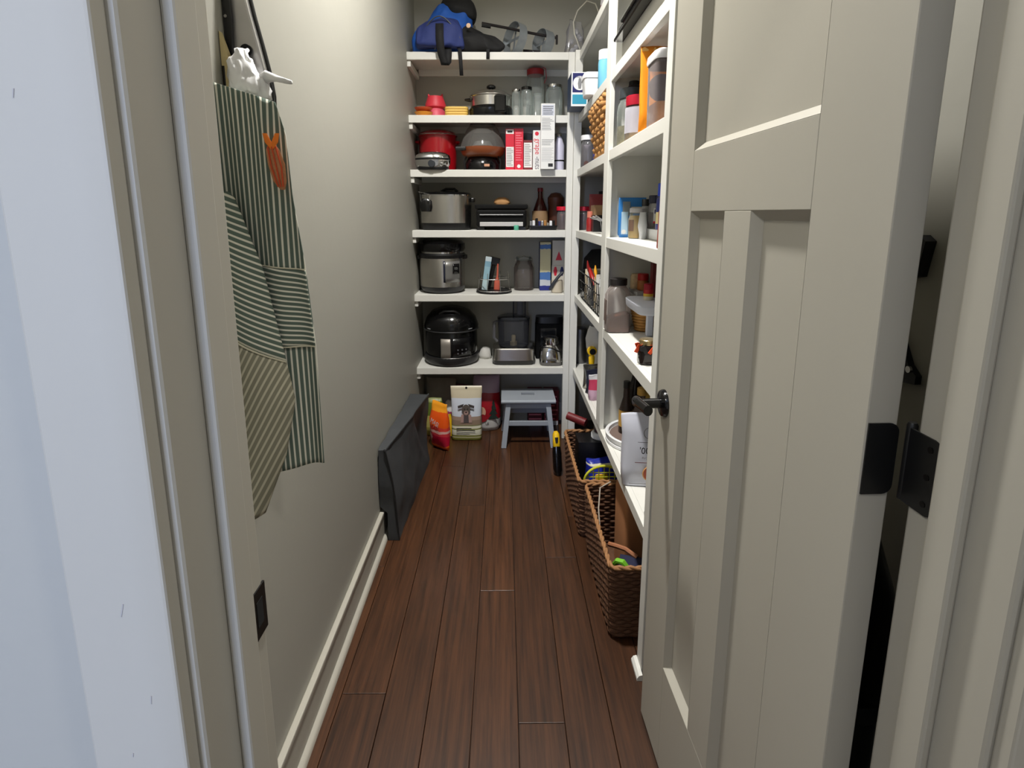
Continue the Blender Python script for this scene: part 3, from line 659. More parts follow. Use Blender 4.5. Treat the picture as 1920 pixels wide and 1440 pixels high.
O('latch_wire', tube([(-0.13, -0.122, 0.16), (-0.135, -0.12, 0.2), (-0.15, -0.10, 0.218), (-0.08, -0.11, 0.2), (-0.085, -0.124, 0.165)], 0.0025, 6), chrome, sl, smooth=True)
O('side_handle', box(0.148, 0.170, -0.05, 0.05, 0.16, 0.185), black, sl, bevel=0.006)
gr = T('griddle', 'black table grill with a pale front band and low feet', 'appliance', (-0.015, 3.285, z))
for sx in (-1, 1): O('foot', box(sx*0.12-0.02, sx*0.12+0.02, -0.11, 0.06, 0, 0.018), black, gr)
O('body', box(-0.145, 0.145, -0.12, 0.10, 0.018, 0.118), M('matte_black', (9, 9, 9), 0.7, spec=0.2), gr, bevel=0.012)
O('lid', box(-0.152, 0.152, -0.125, 0.10, 0.120, 0.146), M('dark_metal', (12, 12, 12), 0.75, spec=0.2), gr, bevel=0.006)
O('front_band', box(-0.125, 0.125, -0.126, -0.119, 0.022, 0.046), M('band_silver', (186, 184, 184), 0.35), gr, bevel=0.002)
O('front_bar', tube([(-0.125, -0.128, 0.086), (0.125, -0.128, 0.086)], 0.005, 8), M('bar_dark', (40, 40, 40), 0.35), gr, smooth=True)
S('bread_loaf', 'tan domed bread loaf resting on the black table grill', 'bread', loft([(0, 0.042, 0.032, 2.6), (0.012, 0.050, 0.036, 2.4), (0.030, 0.042, 0.03, 2.2), (0.042, 0.02, 0.014, 2)], 22), M('crust', (176, 132, 84), 0.8, var=0.2, vscale=30), (-0.012, 3.27, z+0.1462), smooth=True)
bottle('sauce_bottle', 'dark red long-necked bottle with a tan label behind the tray', 'bottle', (0.220, 3.345, z), [(0.044, 0), (0.048, 0.006), (0.046, 0.10), (0.030, 0.15), (0.015, 0.19), (0.014, 0.24)], M('brown_red_glass', (66, 22, 18), 0.2), (0.0165, 0.225, 0.247), reddark, (0.0482, 0.025, 0.11, M('tan_label', (150, 120, 86), 0.6)))
ty = T('gadget_tray', 'black shallow tray of small kitchen gadgets at the shelf front', 'tray', (0.226, 3.18, z))
O('tray', loft([(0, 0.078, 0.035, 6), (0.02, 0.084, 0.038, 6), (0.026, 0.084, 0.038, 6)], 24), black, ty)
rnd = random.Random(11)
for i in range(9):
    x = -0.07+0.0165*i; hh = rnd.uniform(0.035, 0.07)
    O('gadget', box(x-0.007, x+0.007, -0.02, 0.015, 0.02, hh), [chrome, white, blackg, navy, steel, M('amber_cap', (170, 120, 60), 0.4)][i % 6], ty, bevel=0.002)
S('mint_tin', 'small mint green round tin in front of the table grill', 'tin', lathe([(0.013, 0), (0.014, 0.002), (0.014, 0.026), (0.013, 0.028)], 18), M('mint', (92, 180, 150), 0.45), (0.071, 3.137, z), smooth=True)
jar('storage_tub', 'clear tub with a bright red lid behind the shelf post', 'container', (0.352, 3.283, z), 0.035, 0.135, plast, redp, M('tub_fill', (120, 70, 62), 0.7), 0.8, lid_h=0.02, lid_r=0.038)
S('canister', 'dark brown fluted canister at the back beside the red lidded tub', 'canister', lathe([(0.045, 0), (0.047, 0.15), (0.05, 0.155), (0.05, 0.19), (0.03, 0.215), (0.0, 0.222)], 16), M('brown_can', (82, 44, 28), 0.5, var=0.3, vscale=20), (0.318, 3.377, z), smooth=True)

# ================================================================== SHELF 2
z = Z[2]
ip = T('pressure_cooker', 'stainless electric pressure cooker with black lid and square control panel', 'appliance', (-0.372, 3.262, z))
O('base', lathe([(0.105, 0), (0.118, 0.006), (0.130, 0.022), (0.133, 0.040)], 40), M('dark_grey_plastic', (44, 45, 47), 0.45), ip, smooth=True)
O('body', lathe([(0.134, 0.040), (0.136, 0.205), (0.134, 0.212)], 44), steel, ip, smooth=True)
O('collar', lathe([(0.138, 0.208), (0.140, 0.226), (0.130, 0.236)], 40), black, ip, smooth=True)
O('lid', lathe([(0.128, 0.232), (0.128, 0.246)], 40), chrome, ip, smooth=True)
O('lid_top', lathe([(0.130, 0.246), (0.138, 0.262), (0.137, 0.292), (0.118, 0.310), (0.05, 0.318), (0.0, 0.318)], 40), blackg, ip, smooth=True)
pan = grid(lambda s, t: (0.141*math.sin(math.radians(12+40*s)), -0.141*math.cos(math.radians(12+40*s)), 0.068+0.125*t), 10, 4)
O('control_panel', pan, M('panel_grey', (150, 150, 148), 0.3, metal=0.7), ip, smooth=True, solid=0.006)
O('panel_side', grid(lambda s, t: (0.1405*math.sin(math.radians(8+5*s)), -0.1405*math.cos(math.radians(8+5*s)), 0.07+0.125*t), 3, 4), M('panel_navy', (24, 30, 48), 0.3), ip, smooth=True, solid=0.006)
O('display', grid(lambda s, t: (0.1455*math.sin(math.radians(30+18*s)), -0.1455*math.cos(math.radians(30+18*s)), 0.12+0.058*t), 5, 3), blackg, ip, smooth=True, solid=0.001)
text(ip, '00:', 0.022, (0.1465*math.sin(math.radians(39)), -0.1475*math.cos(math.radians(39)), 0.15), M('segment_grey', (120, 122, 120), 0.5), (math.pi/2, 0, math.radians(39)))
for sx in (-1, 1): O('side_handle', box(sx*0.137-0.012, sx*0.137+0.012, -0.035, 0.035, 0.20, 0.222), black, ip, bevel=0.004)
# wire caddy with packets
wc = T('wire_caddy', 'round chrome wire caddy holding packets on the shelf', 'caddy', (-0.061, 3.23, z))
def circ(r, zz, n=32): return [(r*math.cos(2*math.pi*i/n), r*math.sin(2*math.pi*i/n), zz) for i in range(n)]
O('hoop', tube(circ(0.094, 0.085), 0.0022, 6, closed=True), chrome, wc, smooth=True)
O('base', lathe([(0.0, 0.004), (0.1, 0.004), (0.108, 0.0), (0.108, 0.006), (0.1, 0.012), (0, 0.012)], 36), M('caddy_dark', (46, 46, 46), 0.35, metal=0.5), wc, smooth=True)
O('hoop', tube(circ(0.104, 0.014), 0.003, 6, closed=True), chrome, wc, smooth=True)
for i in range(8):
    a = 2*math.pi*(i+0.5)/8; O('upright', tube([(0.103*math.cos(a), 0.103*math.sin(a), 0.01), (0.094*math.cos(a), 0.094*math.sin(a), 0.085), (0.094*math.cos(a), 0.094*math.sin(a), 0.120)], 0.002, 6), chrome, wc, smooth=True)
S('seed_packet', 'pale blue tall packet leaning in the wire caddy', 'packet', loft(pouch_secs(0.036, 0.012, 0.20), 18), BAND('packet_blue', [(0, (176, 200, 206)), (0.3, (140, 176, 190)), (0.7, (120, 158, 178)), (0.86, (190, 204, 210))], 0.5), (-0.118, 3.205, z+0.0165), rot=(0, math.radians(8), 0), smooth=True)
S('spice_grinder', 'black square topped grinder tilted in the wire caddy', 'grinder', bx(loft([(0, 0.014, 0.014, 2), (0.15, 0.013, 0.013, 2)], 16), -0.03, 0.03, -0.018, 0.018, 0.15, 0.195), black, (-0.098, 3.262, z+0.0165), rot=(0, math.radians(14), 0), bevel=0.003)
S('lighter', 'coral plastic wand lighter standing in the wire caddy', 'lighter', loft([(0, 0.018, 0.012, 3), (0.05, 0.017, 0.011, 3), (0.075, 0.006, 0.006, 2), (0.155, 0.005, 0.005, 2)], 16), M('coral_plastic', (190, 92, 72), 0.45), (-0.045, 3.235, z+0.0145), rot=(0, math.radians(3), 0), smooth=True)
jb = jar('bail_jar', 'wide empty clear glass jar with a wire bail on the lower shelf', 'jar', (0.121, 3.335, z), 0.060, 0.205, M('smoky_glass', (150, 138, 132), 0.08, alpha=0.34, spec=0.9), glass, lid_h=0.02, neck=0.72)
O('bail', tube([(-0.046, 0, 0.15), (-0.05, -0.01, 0.19), (0, -0.02, 0.212), (0.05, -0.01, 0.19), (0.046, 0, 0.15)], 0.002, 6), steel, jb, smooth=True)
ct = carton('milk_carton', 'tall blue and cream carton with a snowy print', (0.252, 3.29, z), 0.066, 0.10, 0.295, BAND('carton_print', [(0, (30, 40, 120)), (0.10, (190, 194, 200)), (0.22, (70, 110, 170)), (0.38, (206, 200, 160)), (0.86, (60, 110, 180)), (0.95, (206, 200, 160))], 0.4, noise=0.05, nscale=40))
O('side_stripe', box(-0.0335, -0.0328, 0, 0.10, 0, 0.295), navy, ct)
cw = carton('tea_canister', 'white square canister with red printed figures under another white canister', (0.335, 3.30, z), 0.084, 0.09, 0.155, M('cream_tin', (206, 200, 188), 0.45), cat='canister')
for dx, m_ in ((-0.02, redp), (0.02, navy)): O('figure', loft([(0.09, 0.006, 0.0006, 2, dx, -0.0004), (0.12, 0.012, 0.0008, 2, dx, -0.0004), (0.145, 0.005, 0.0006, 2, dx, -0.0004)], 10), m_, cw)
cw = carton('tea_canister', 'white square canister with a red printed roof shape, topmost of two', (0.335, 3.30, z+0.1552), 0.080, 0.085, 0.15, M('cream_tin', (206, 200, 188), 0.45), cat='canister')
O('figure', poly_prism([(-0.02, 0.03), (0.02, 0.03), (0.0, 0.085)], 'y', -0.0006, 0), redp, cw)
gp = T('ladle_pot', 'small pale pot with a dark curved handle at the shelf end', 'pot', (0.318, 3.21, z))
O('body', lathe([(0.030, 0), (0.036, 0.006), (0.034, 0.06), (0.030, 0.075)], 20), M('pale_pot', (190, 180, 160), 0.4), gp, smooth=True)
O('handle', tube([(-0.045, -0.02, 0.02), (-0.025, -0.035, 0.06), (0.005, -0.035, 0.10), (0.03, -0.03, 0.125)], 0.009, 8), M('handle_slate', (50, 54, 62), 0.4), gp, smooth=True)

# ================================================================== SHELF 1
z = Z[1]
fd = T('air_fryer', 'large rounded black multicooker with a grey front panel', 'appliance', (-0.328, 3.285, z))
O('base', lathe([(0.13, 0), (0.160, 0.008), (0.170, 0.03), (0.168, 0.055)], 44), M('fryer_grey', (38, 38, 39), 0.35), fd, smooth=True)
O('body', lathe([(0.155, 0.055), (0.160, 0.08), (0.160, 0.19), (0.152, 0.215)], 44), blackg, fd, smooth=True)
O('lid', lathe([(0.166, 0.215), (0.168, 0.235), (0.150, 0.285), (0.115, 0.325), (0.06, 0.345), (0.0, 0.348)], 44), blackg, fd, smooth=True)
O('lid_seam', lathe([(0.167, 0.210), (0.169, 0.214), (0.167, 0.218)], 44, cap0=False, cap1=False), M('seam_grey', (70, 70, 72), 0.3, metal=0.6), fd, smooth=True)
def arc(r, a0, a1, z0, z1, n=10): return grid(lambda s, t: (r*math.sin(math.radians(a0+(a1-a0)*s)), -r*math.cos(math.radians(a0+(a1-a0)*s)), z0+(z1-z0)*t), n, 3)
O('steel_panel', arc(0.1635, -18, 3, 0.045, 0.175), M('panel_warm_grey', (148, 142, 134), 0.4, metal=0.5), fd, smooth=True, solid=0.004)
O('control_panel', arc(0.1645, 5, 50, 0.062, 0.178), M('panel_black', (12, 12, 14), 0.2), fd, smooth=True, solid=0.004)
O('trim_strip', arc(0.1665, -18, 52, 0.046, 0.058), M('trim_silver', (120, 118, 116), 0.35, metal=0.7), fd, smooth=True, solid=0.003)
for i in range(3):
    for j in range(2):
        a = math.radians(18+i*9); O('button', move(cyl('y', (0, 0), 0.005, -0.001, 0.001, 10), (0.168*math.sin(a), -0.168*math.cos(a), 0.085+0.022*j), (0, 0, a)), M('button_grey', (96, 96, 100), 0.4), fd)
O('lid_handle', tube([(-0.06, -0.10, 0.315), (-0.03, -0.115, 0.335), (0.03, -0.115, 0.335), (0.06, -0.10, 0.315)], 0.009, 8), black, fd, smooth=True)
for a in (-52, 42): O('lid_mark', arc(0.1705, a, a+10, 0.226, 0.232), M('mark_pale', (150, 152, 156), 0.4), fd, smooth=True, solid=0.001)
fp = T('food_processor', 'food processor with a clear bowl, feed tube and steel base', 'appliance', (0.058, 3.26, z))
O('base', loft([(0, 0.118, 0.085, 6), (0.018, 0.128, 0.095, 6), (0.03, 0.132, 0.098, 6)], 36), black, fp, smooth=True)
O('steel_front', loft([(0.03, 0.130, 0.096, 7), (0.098, 0.128, 0.094, 7), (0.104, 0.12, 0.088, 7)], 40), steel, fp, smooth=True)
O('bowl', lathe([(0.078, 0.104), (0.092, 0.11), (0.098, 0.265), (0.098, 0.275)], 36, cap1=False), M('smoky_bowl', (96, 98, 106), 0.08, alpha=0.42, spec=0.9), fp, smooth=True)
O('spindle', lathe([(0.022, 0.105), (0.022, 0.128), (0.013, 0.130), (0.013, 0.165), (0.010, 0.170)], 16), M('cream_plastic', (222, 204, 160), 0.5), fp, smooth=True)
O('bowl_lid', lathe([(0.100, 0.272), (0.100, 0.284), (0.088, 0.29), (0.0, 0.292)], 36), M('smoky_lid', (50, 52, 56), 0.15, alpha=0.7), fp, smooth=True)
O('feed_tube', loft([(0.29, 0.04, 0.028, 3, 0.035), (0.385, 0.04, 0.028, 3, 0.035)], 24), M('smoky_bowl', (0, 0, 0)), fp, smooth=True)
O('pusher', loft([(0.30, 0.020, 0.018, 3, 0.04), (0.41, 0.018, 0.016, 3, 0.04)], 16), M('pusher_grey', (130, 132, 138), 0.3, alpha=0.6), fp, smooth=True)
O('bowl_handle', tube([(-0.096, -0.02, 0.262), (-0.118, -0.025, 0.255), (-0.122, -0.025, 0.16), (-0.10, -0.02, 0.135)], 0.009, 8), M('grey_handle', (92, 92, 96), 0.4), fp, smooth=True)
bl = T('blender_base', 'silver dome shaped blender base without its jug', 'appliance', (0.287, 3.215, z))
O('foot', loft([(0, 0.062, 0.06, 4), (0.006, 0.068, 0.066, 4), (0.022, 0.07, 0.068, 3.6)], 32), M('foot_grey', (100, 98, 94), 0.4), bl, smooth=True)
O('body', loft([(0.022, 0.072, 0.068, 3.6), (0.06, 0.073, 0.067, 3.2), (0.10, 0.066, 0.058, 2.8), (0.122, 0.052, 0.048, 2.3)], 36), chrome, bl, smooth=True)
O('collar', lathe([(0.046, 0.122), (0.048, 0.128), (0.046, 0.165), (0.04, 0.17)], 28), chrome, bl, smooth=True)
O('badge', box(-0.03, 0.03, -0.071, -0.066, 0.032, 0.044), M('badge_dark', (80, 78, 76), 0.3), bl, bevel=0.002)
O('cord', tube([(-0.05, -0.045, 0.116), (0.0, -0.062, 0.112), (0.04, -0.062, 0.094), (0.062, -0.05, 0.085)], 0.0035, 6), black, bl, smooth=True)
br = T('coffee_maker', 'black appliance with glass front at the back beside the food processor', 'appliance', (0.279, 3.36, z))
O('body', box(-0.08, 0.095, -0.045, 0.06, 0, 0.23), M('matte_black', (0, 0, 0)), br, bevel=0.01)
O('lid', loft([(0.231, 0.09, 0.052, 4, 0.0075, 0.0), (0.27, 0.085, 0.05, 4, 0.0075, 0.0)], 28), black, br, smooth=True)
O('glass_front', box(-0.05, 0.05, -0.048, -0.046, 0.09, 0.2), M('dark_glass', (40, 42, 44), 0.1), br)
o = S('dish_cloth', 'crumpled white cloth between the multicooker and the food processor', 'cloth', loft([(0, 0.042, 0.03, 2.2), (0.02, 0.046, 0.035, 2.2), (0.06, 0.03, 0.022, 2), (0.075, 0.01, 0.01, 2)], 20), M('cloth_white', (206, 204, 198), 0.9), (-0.122, 3.345, z), smooth=2); crumple(o, 0.007, 30, 9)

# ================================================================== FLOOR UNDER THE BACK SHELVES
st = T('step_stool', 'grey painted wooden step stool with a hand slot under the far shelves', 'stool', (0.142, 3.12, 0))
sg = M('stool_grey', (148, 154, 162), 0.5, var=0.04, vscale=10)
tp = B(); bx(tp, -0.16, -0.04, -0.105, 0.105, 0.262, 0.285); bx(tp, 0.04, 0.16, -0.105, 0.105, 0.262, 0.285); bx(tp, -0.04, 0.04, -0.105, -0.012, 0.262, 0.285); bx(tp, -0.04, 0.04, 0.03, 0.105, 0.262, 0.285)
bmesh.ops.remove_doubles(tp, verts=tp.verts, dist=1e-5)
O('seat', tp, sg, st)
O('slot', box(-0.04, 0.04, -0.012, 0.03, 0.263, 0.264), M('hole_dark', (4, 4, 4)), st)
O('nosing', tube([(-0.16, -0.105, 0.2735), (0.16, -0.105, 0.2735)], 0.0115, 10), sg, st, smooth=True)
def leg(xa, ya, xb, yb, r=0.015):
    b = B(); q = [(-r, -r), (r, -r), (r, r), (-r, r)]
    a = [b.verts.new((xa+i, ya+j, 0.0)) for i, j in q]; c = [b.verts.new((xb+i, yb+j, 0.262)) for i, j in q]
    b.faces.new(a[::-1]); b.faces.new(c)
    for i in range(4): b.faces.new((a[i], a[(i+1) % 4], c[(i+1) % 4], c[i]))
    return O('leg', b, sg, st, bevel=0.002)
for sx in (-1, 1):
    for sy in (-1, 1): leg(sx*0.146, sy*0.128, sx*0.117, sy*0.082)
for sy in (-1, 1): O('stretcher', box(-0.125, 0.125, sy*0.106-0.008, sy*0.106+0.008, 0.128, 0.156), sg, st, bevel=0.002)
for sy in (-1, 1): O('apron_rail', box(-0.11, 0.11, sy*0.084-0.007, sy*0.084+0.007, 0.228, 0.262), sg, st)
for sx in (-1, 1): O('side_rail', box(sx*0.125-0.008, sx*0.125+0.008, -0.09, 0.09, 0.20, 0.23), sg, st)

dg = T('dog_treat_bag', 'stand-up dog treat pouch with a dog portrait and olive base', 'bag', (-0.231, 3.135, 0))
o = O('pouch', loft(pouch_secs(0.185, 0.09, 0.335, 1.03, 1.0), 32), BAND('dogbag', [(0, (128, 132, 44)), (0.05, (206, 204, 160)), (0.075, (128, 132, 44)), (0.10, (226, 226, 206)), (0.20, (120, 124, 60)), (0.225, (222, 220, 200)), (0.27, (120, 124, 80)), (0.29, (140, 122, 104)), (0.38, (160, 140, 124)), (0.45, (206, 214, 226)), (0.78, (200, 190, 164))], 0.35, noise=0.02, nscale=14), dg, smooth=2)
dfur = M('dog_fur', (92, 84, 78), 0.8)
def flat(pts, y, m_, par, name): return O(name, poly_prism(pts, 'y', y-0.001, y), m_, par)
def ell(cx, cz, rx, rz, n=18): return [(cx+rx*math.cos(2*math.pi*i/n), cz+rz*math.sin(2*math.pi*i/n)) for i in range(n)]
fy = -0.044
hd_ = flat(ell(0.0, 0.195, 0.026, 0.036), fy, dfur, dg, 'dog_head')
flat([(-0.012, 0.235), (-0.05, 0.222), (-0.048, 0.206), (-0.022, 0.213)], fy-0.0005, M('dog_ear', (66, 60, 58), 0.8), dg, 'dog_ear'); flat([(0.012, 0.235), (0.05, 0.222), (0.048, 0.206), (0.022, 0.213)], fy-0.0005, M('dog_ear', (0, 0, 0)), dg, 'dog_ear')
flat(ell(0, 0.178, 0.014, 0.014), fy-0.0012, M('dog_muzzle', (168, 140, 132), 0.8), dg, 'dog_muzzle'); flat(ell(0, 0.183, 0.006, 0.004), fy-0.002, ink, dg, 'dog_nose')
for sx in (-1, 1):
    flat(ell(sx*0.010, 0.202, 0.0035, 0.0035, 10), fy-0.0012, ink, dg, 'dog_eye')
    flat([(sx*0.014, 0.17), (sx*0.030, 0.165), (sx*0.034, 0.115), (sx*0.014, 0.115)], fy, M('dog_leg', (176, 146, 138), 0.8), dg, 'dog_leg')
flat([(-0.014, 0.165), (0.014, 0.165), (0.016, 0.115), (-0.016, 0.115)], fy-0.0003, M('dog_chest', (84, 76, 76), 0.8), dg, 'dog_chest')
lines(dg, -0.06, 0.06, 0.06, 0.085, 2, -0.0455, ink, seed=21); lines(dg, -0.06, 0.06, 0.038, 0.058, 2, -0.0462, inkg, seed=22)
O('hang_hole', cyl('y', (0, 0.322), 0.007, -0.0028, 0.0028, 14), ink, dg)
chip = T('snack_bag', 'glossy orange and red snack bag leaning by the grey folded cover', 'bag', (-0.376, 2.985, 0), -38)
o = O('bag', loft([(0, 0.060, 0.004, 4), (0.02, 0.066, 0.02, 3), (0.10, 0.068, 0.038, 2.6), (0.19, 0.064, 0.034, 2.6), (0.245, 0.062, 0.012, 3), (0.262, 0.062, 0.003, 5), (0.285, 0.06, 0.002, 5)], 30), BAND('snackbag', [(0, (236, 96, 24)), (0.10, (198, 26, 60)), (0.30, (214, 60, 70)), (0.36, (232, 180, 170)), (0.42, (222, 70, 60)), (0.50, (238, 92, 28)), (0.80, (244, 160, 40))], 0.25, noise=0.10, nscale=16), chip, smooth=2); crumple(o, 0.006, 28, 12)
text(chip, 'MASI', 0.044, (0.0, -0.046, 0.172), paperw, (math.pi/2, 0.35, 0), squash=0.7)
o = S('salad_bag', 'green and white soft bag slumped behind the snack bag', 'bag', loft([(0, 0.07, 0.045, 2.6), (0.06, 0.075, 0.05, 2.5), (0.15, 0.065, 0.04, 2.4), (0.21, 0.055, 0.02, 2.6), (0.235, 0.05, 0.004, 4)], 26), BAND('saladbag', [(0, (150, 140, 60)), (0.25, (170, 160, 90)), (0.55, (92, 108, 36)), (0.9, (140, 146, 90))], 0.4, noise=0.15, nscale=18), (-0.437, 3.20, 0), smooth=2); crumple(o, 0.008, 24, 14)
o = S('napkin_bag', 'white crumpled plastic bag with a purple edge beside the dog treat pouch', 'bag', loft([(0, 0.038, 0.03, 2.4), (0.06, 0.042, 0.032, 2.4), (0.13, 0.04, 0.025, 2.3), (0.175, 0.028, 0.012, 2.4), (0.19, 0.01, 0.005, 2)], 22), BAND('napkinbag', [(0, (200, 196, 190)), (0.5, (170, 60, 110)), (0.62, (226, 224, 220))], 0.5, noise=0.2, nscale=20), (-0.352, 3.285, 0), smooth=2); crumple(o, 0.008, 30, 15)
S('yellow_pouch', 'bright yellow slim pouch tilted against the dog treat pouch', 'pouch', loft(pouch_secs(0.05, 0.022, 0.14, 1.1), 20), yellow, (-0.326, 3.155, 0.006), rot=(0, math.radians(-13), 0), smooth=True)
o = S('chip_bag', 'grey brown paper bag standing against the back wall on the floor', 'bag', loft(pouch_secs(0.19, 0.07, 0.31), 26), M('kraft_grey', (150, 142, 130), 0.7, var=0.2, vscale=20), (-0.412, 3.375, 0), smooth=2); crumple(o, 0.006, 20, 16)
o = S('berry_bag', 'dark maroon bag between the grey paper bag and the popcorn bag', 'bag', loft(pouch_secs(0.10, 0.06, 0.27), 24), M('maroon_bag', (92, 28, 44), 0.4, var=0.3, vscale=20), (-0.262, 3.36, 0), smooth=2); crumple(o, 0.006, 24, 17)
pb = T('popcorn_bag', 'red festive popcorn bag with a snowy base and fir tree print', 'bag', (-0.114, 3.30, 0))
o = O('bag', loft([(0, 0.075, 0.06, 2.5), (0.03, 0.088, 0.07, 2.4), (0.16, 0.088, 0.068, 2.4), (0.26, 0.085, 0.05, 2.5), (0.335, 0.082, 0.008, 4), (0.35, 0.082, 0.003, 5)], 30), BAND('popbag', [(0, (206, 204, 202)), (0.22, (160, 20, 34)), (0.70, (176, 150, 170))], 0.35, noise=0.06, nscale=10), pb, smooth=2); crumple(o, 0.004, 18, 18)
for i, (w_, zz) in enumerate(((0.034, 0.085), (0.027, 0.115), (0.02, 0.145), (0.012, 0.17))): flat([(0.045-w_, zz), (0.045+w_, zz), (0.045, zz+0.045)], -0.073+0.004*i, M('fir_green', (30, 44, 38), 0.6), pb, 'fir_tier')
flat(ell(-0.025, 0.13, 0.022, 0.034), -0.0735, M('skin_print', (214, 168, 140), 0.6), pb, 'gnome_face'); flat(ell(-0.025, 0.09, 0.03, 0.026), -0.0738, M('gnome_red', (150, 20, 32), 0.6), pb, 'gnome_coat')
text(pb, 'LE', 0.022, (0.005, -0.072, 0.052), ink)
for i, (x_, m_, l_) in enumerate(((0.305, 'maroon_carton', 'dark red carton on the floor behind the stool, beside the post'), (0.20, 'maroon_carton2', 'dark red carton on the floor behind the stool, away from the post'))):
    c_ = carton('drink_carton', l_, (x_, 3.33, 0), 0.095, 0.08, 0.235, M(m_, (112-14*i, 24, 34), 0.5)); lines(c_, -0.04, 0.042, 0.03, 0.21, 6, 0, M('pale_pink', (0, 0, 0)), seed=30+i); patch(c_, M('pale_blue_print', (0, 0, 0)), -0.045, 0.045, 0.0, 0.03, 0)

# folded grey cover leaning on the left wall
gc = T('folded_cover', 'charcoal fabric cover folded flat and leaning on the left wall', 'cover', (0, 0, 0))
def cov(s, t):
    y = 2.075+0.775*s; hgt = 0.405-0.03*s; zz = hgt*t
    x = XL+(0.078-0.045*t)*(1-s)+0.106*s
    x += 0.012*math.sin(s*5.2+t*2)*math.sin(math.pi*t)+0.006*s*math.sin(math.pi*t)
    cr = 0.58+0.36*(1-t)            # diagonal fold: the far end drops back behind the near layer
    x -= 0.034*min(1, max(0, (s-cr)/0.05))*math.sin(math.pi*min(1, t*0.9+0.05))*(1-0.5*max(0, (s-0.85)/0.15))
    y2 = y+0.02*math.sin(t*3+s*4)*s
    return (x, y2, zz)
cvm = M('charcoal_fabric', (58, 60, 62), 0.7, var=0.12, vscale=9, bump=0.25, bscale=30)
b = B(); nu, nv = 44, 16
F = [[b.verts.new(cov(i/nu, j/nv)) for i in range(nu+1)] for j in range(nv+1)]
R = [[b.verts.new((XL+(0.033 if j/nv < 0.36 else 0.004), cov(i/nu, j/nv)[1], cov(i/nu, j/nv)[2])) for i in range(nu+1)] for j in range(nv+1)]
for j in range(nv):
    for i in range(nu):
        b.faces.new((F[j][i], F[j][i+1], F[j+1][i+1], F[j+1][i])); b.faces.new((R[j][i], R[j+1][i], R[j+1][i+1], R[j][i+1]))
    b.faces.new((F[j][0], F[j+1][0], R[j+1][0], R[j][0])); b.faces.new((F[j][nu], R[j][nu], R[j+1][nu], F[j+1][nu]))
for i in range(nu):
    b.faces.new((F[nv][i], F[nv][i+1], R[nv][i+1], R[nv][i])); b.faces.new((F[0][i], R[0][i], R[0][i+1], F[0][i+1]))
o = O('cover', b, cvm, gc, smooth=True); crumple(o, 0.004, 9, 20)
for v in o.data.vertices:
    v.co.z = max(v.co.z, 0.001); v.co.x = max(v.co.x, XL+(0.0335 if v.co.z < 0.13 else 0.003))
O('piping', tube([(cov(0, j/12)[0]+0.002, cov(0, j/12)[1]-0.002, max(0.006, cov(0, j/12)[2])) for j in range(13)], 0.004, 6), M('piping_black', (24, 24, 26), 0.7), gc, smooth=True)
O('fold_edge', tube([(cov(s_/14, 1)[0], cov(s_/14, 1)[1], cov(s_/14, 1)[2]) for s_ in range(15)], 0.005, 6), cvm, gc, smooth=True)

# ================================================================== SIDE SHELVES, FAR BAY
z = Z[5]
bs = T('baking_soda_box', 'teal and navy box with a white round emblem jutting past the shelf edge', 'box', (0.383, 2.88, z), 0)
O('body', box(-0.042, 0.042, 0, 0.17, 0.002, 0.165), M('soda_navy', (34, 52, 84), 0.45), bs, bevel=0.001)
patch(bs, paperw, -0.042, 0.042, 0.002, 0.165, 0, 'front_panel'); patch(bs, navy, -0.036, 0.036, 0.068, 0.16, -0.0006); patch(bs, teal, -0.036, 0.036, 0.012, 0.058, -0.0006)
O('emblem', cyl('y', (0, 0.112), 0.034, -0.0018, -0.0012, 24), paperw, bs); O('arm_mark', loft([(0.085, 0.006, 0.0003, 2, 0, -0.002), (0.11, 0.010, 0.0003, 2, 0, -0.002), (0.135, 0.005, 0.0003, 2, 0, -0.002)], 10), inkg, bs)
text(bs, 'BAKING SODA', 0.010, (0, -0.0022, 0.140), navy)
wt = T('white_tub', 'white rectangular tub with rounded lid in front of the blue box', 'container', (0.408, 2.66, z))
O('body', loft([(0, 0.030, 0.045, 5), (0.004, 0.034, 0.05, 5), (0.075, 0.040, 0.056, 5)], 28), white, wt, smooth=True)
O('lid', loft([(0.075, 0.043, 0.06, 5), (0.092, 0.043, 0.06, 5), (0.100, 0.038, 0.054, 5)], 28), M('lid_white', (236, 236, 238), 0.35), wt, smooth=True)
bottle('wipes_tub', 'aqua tub with a puffy white top beside the dividing post', 'container', (0.440, 2.48, z), [(0.030, 0), (0.032, 0.003), (0.032, 0.10), (0.030, 0.115)], M('aqua_clear', (110, 178, 206), 0.3), (0.031, 0.115, 0.155), white)
o = S('dark_pouch', 'dark purple pouch standing behind the aqua tub', 'pouch', loft(pouch_secs(0.07, 0.05, 0.17), 20), M('dark_purple', (40, 34, 64), 0.5), (0.53, 2.34, z), smooth=True)
z = Z[4]
jw = jar('candy_jar', 'clear jar of dark sticks with a white lid by the corner post', 'jar', (0.452, 2.99, z), 0.040, 0.165, plast, M('lid_white', (0, 0, 0)), M('stick_fill', (112, 104, 116), 0.7, var=0.5, vscale=60, stretch=(1, 1, 0.15)), 0.8, lid_h=0.022, lid_r=0.041)
O('sticker', cyl('y', (-0.016, 0.018), 0.013, -0.042, -0.034, 14), M('brown_dot', (80, 50, 44), 0.6), jw)
S('blue_canister', 'cobalt blue canister between the white lidded jar and the woven basket', 'canister', lathe([(0.042, 0), (0.044, 0.004), (0.044, 0.17), (0.040, 0.178)], 24), M('cobalt', (24, 40, 130), 0.35), (0.50, 2.86, z), smooth=True)
hy = M('hyacinth', (176, 128, 74), 0.8, var=0.35, vscale=40, bump=0.5, bscale=120)
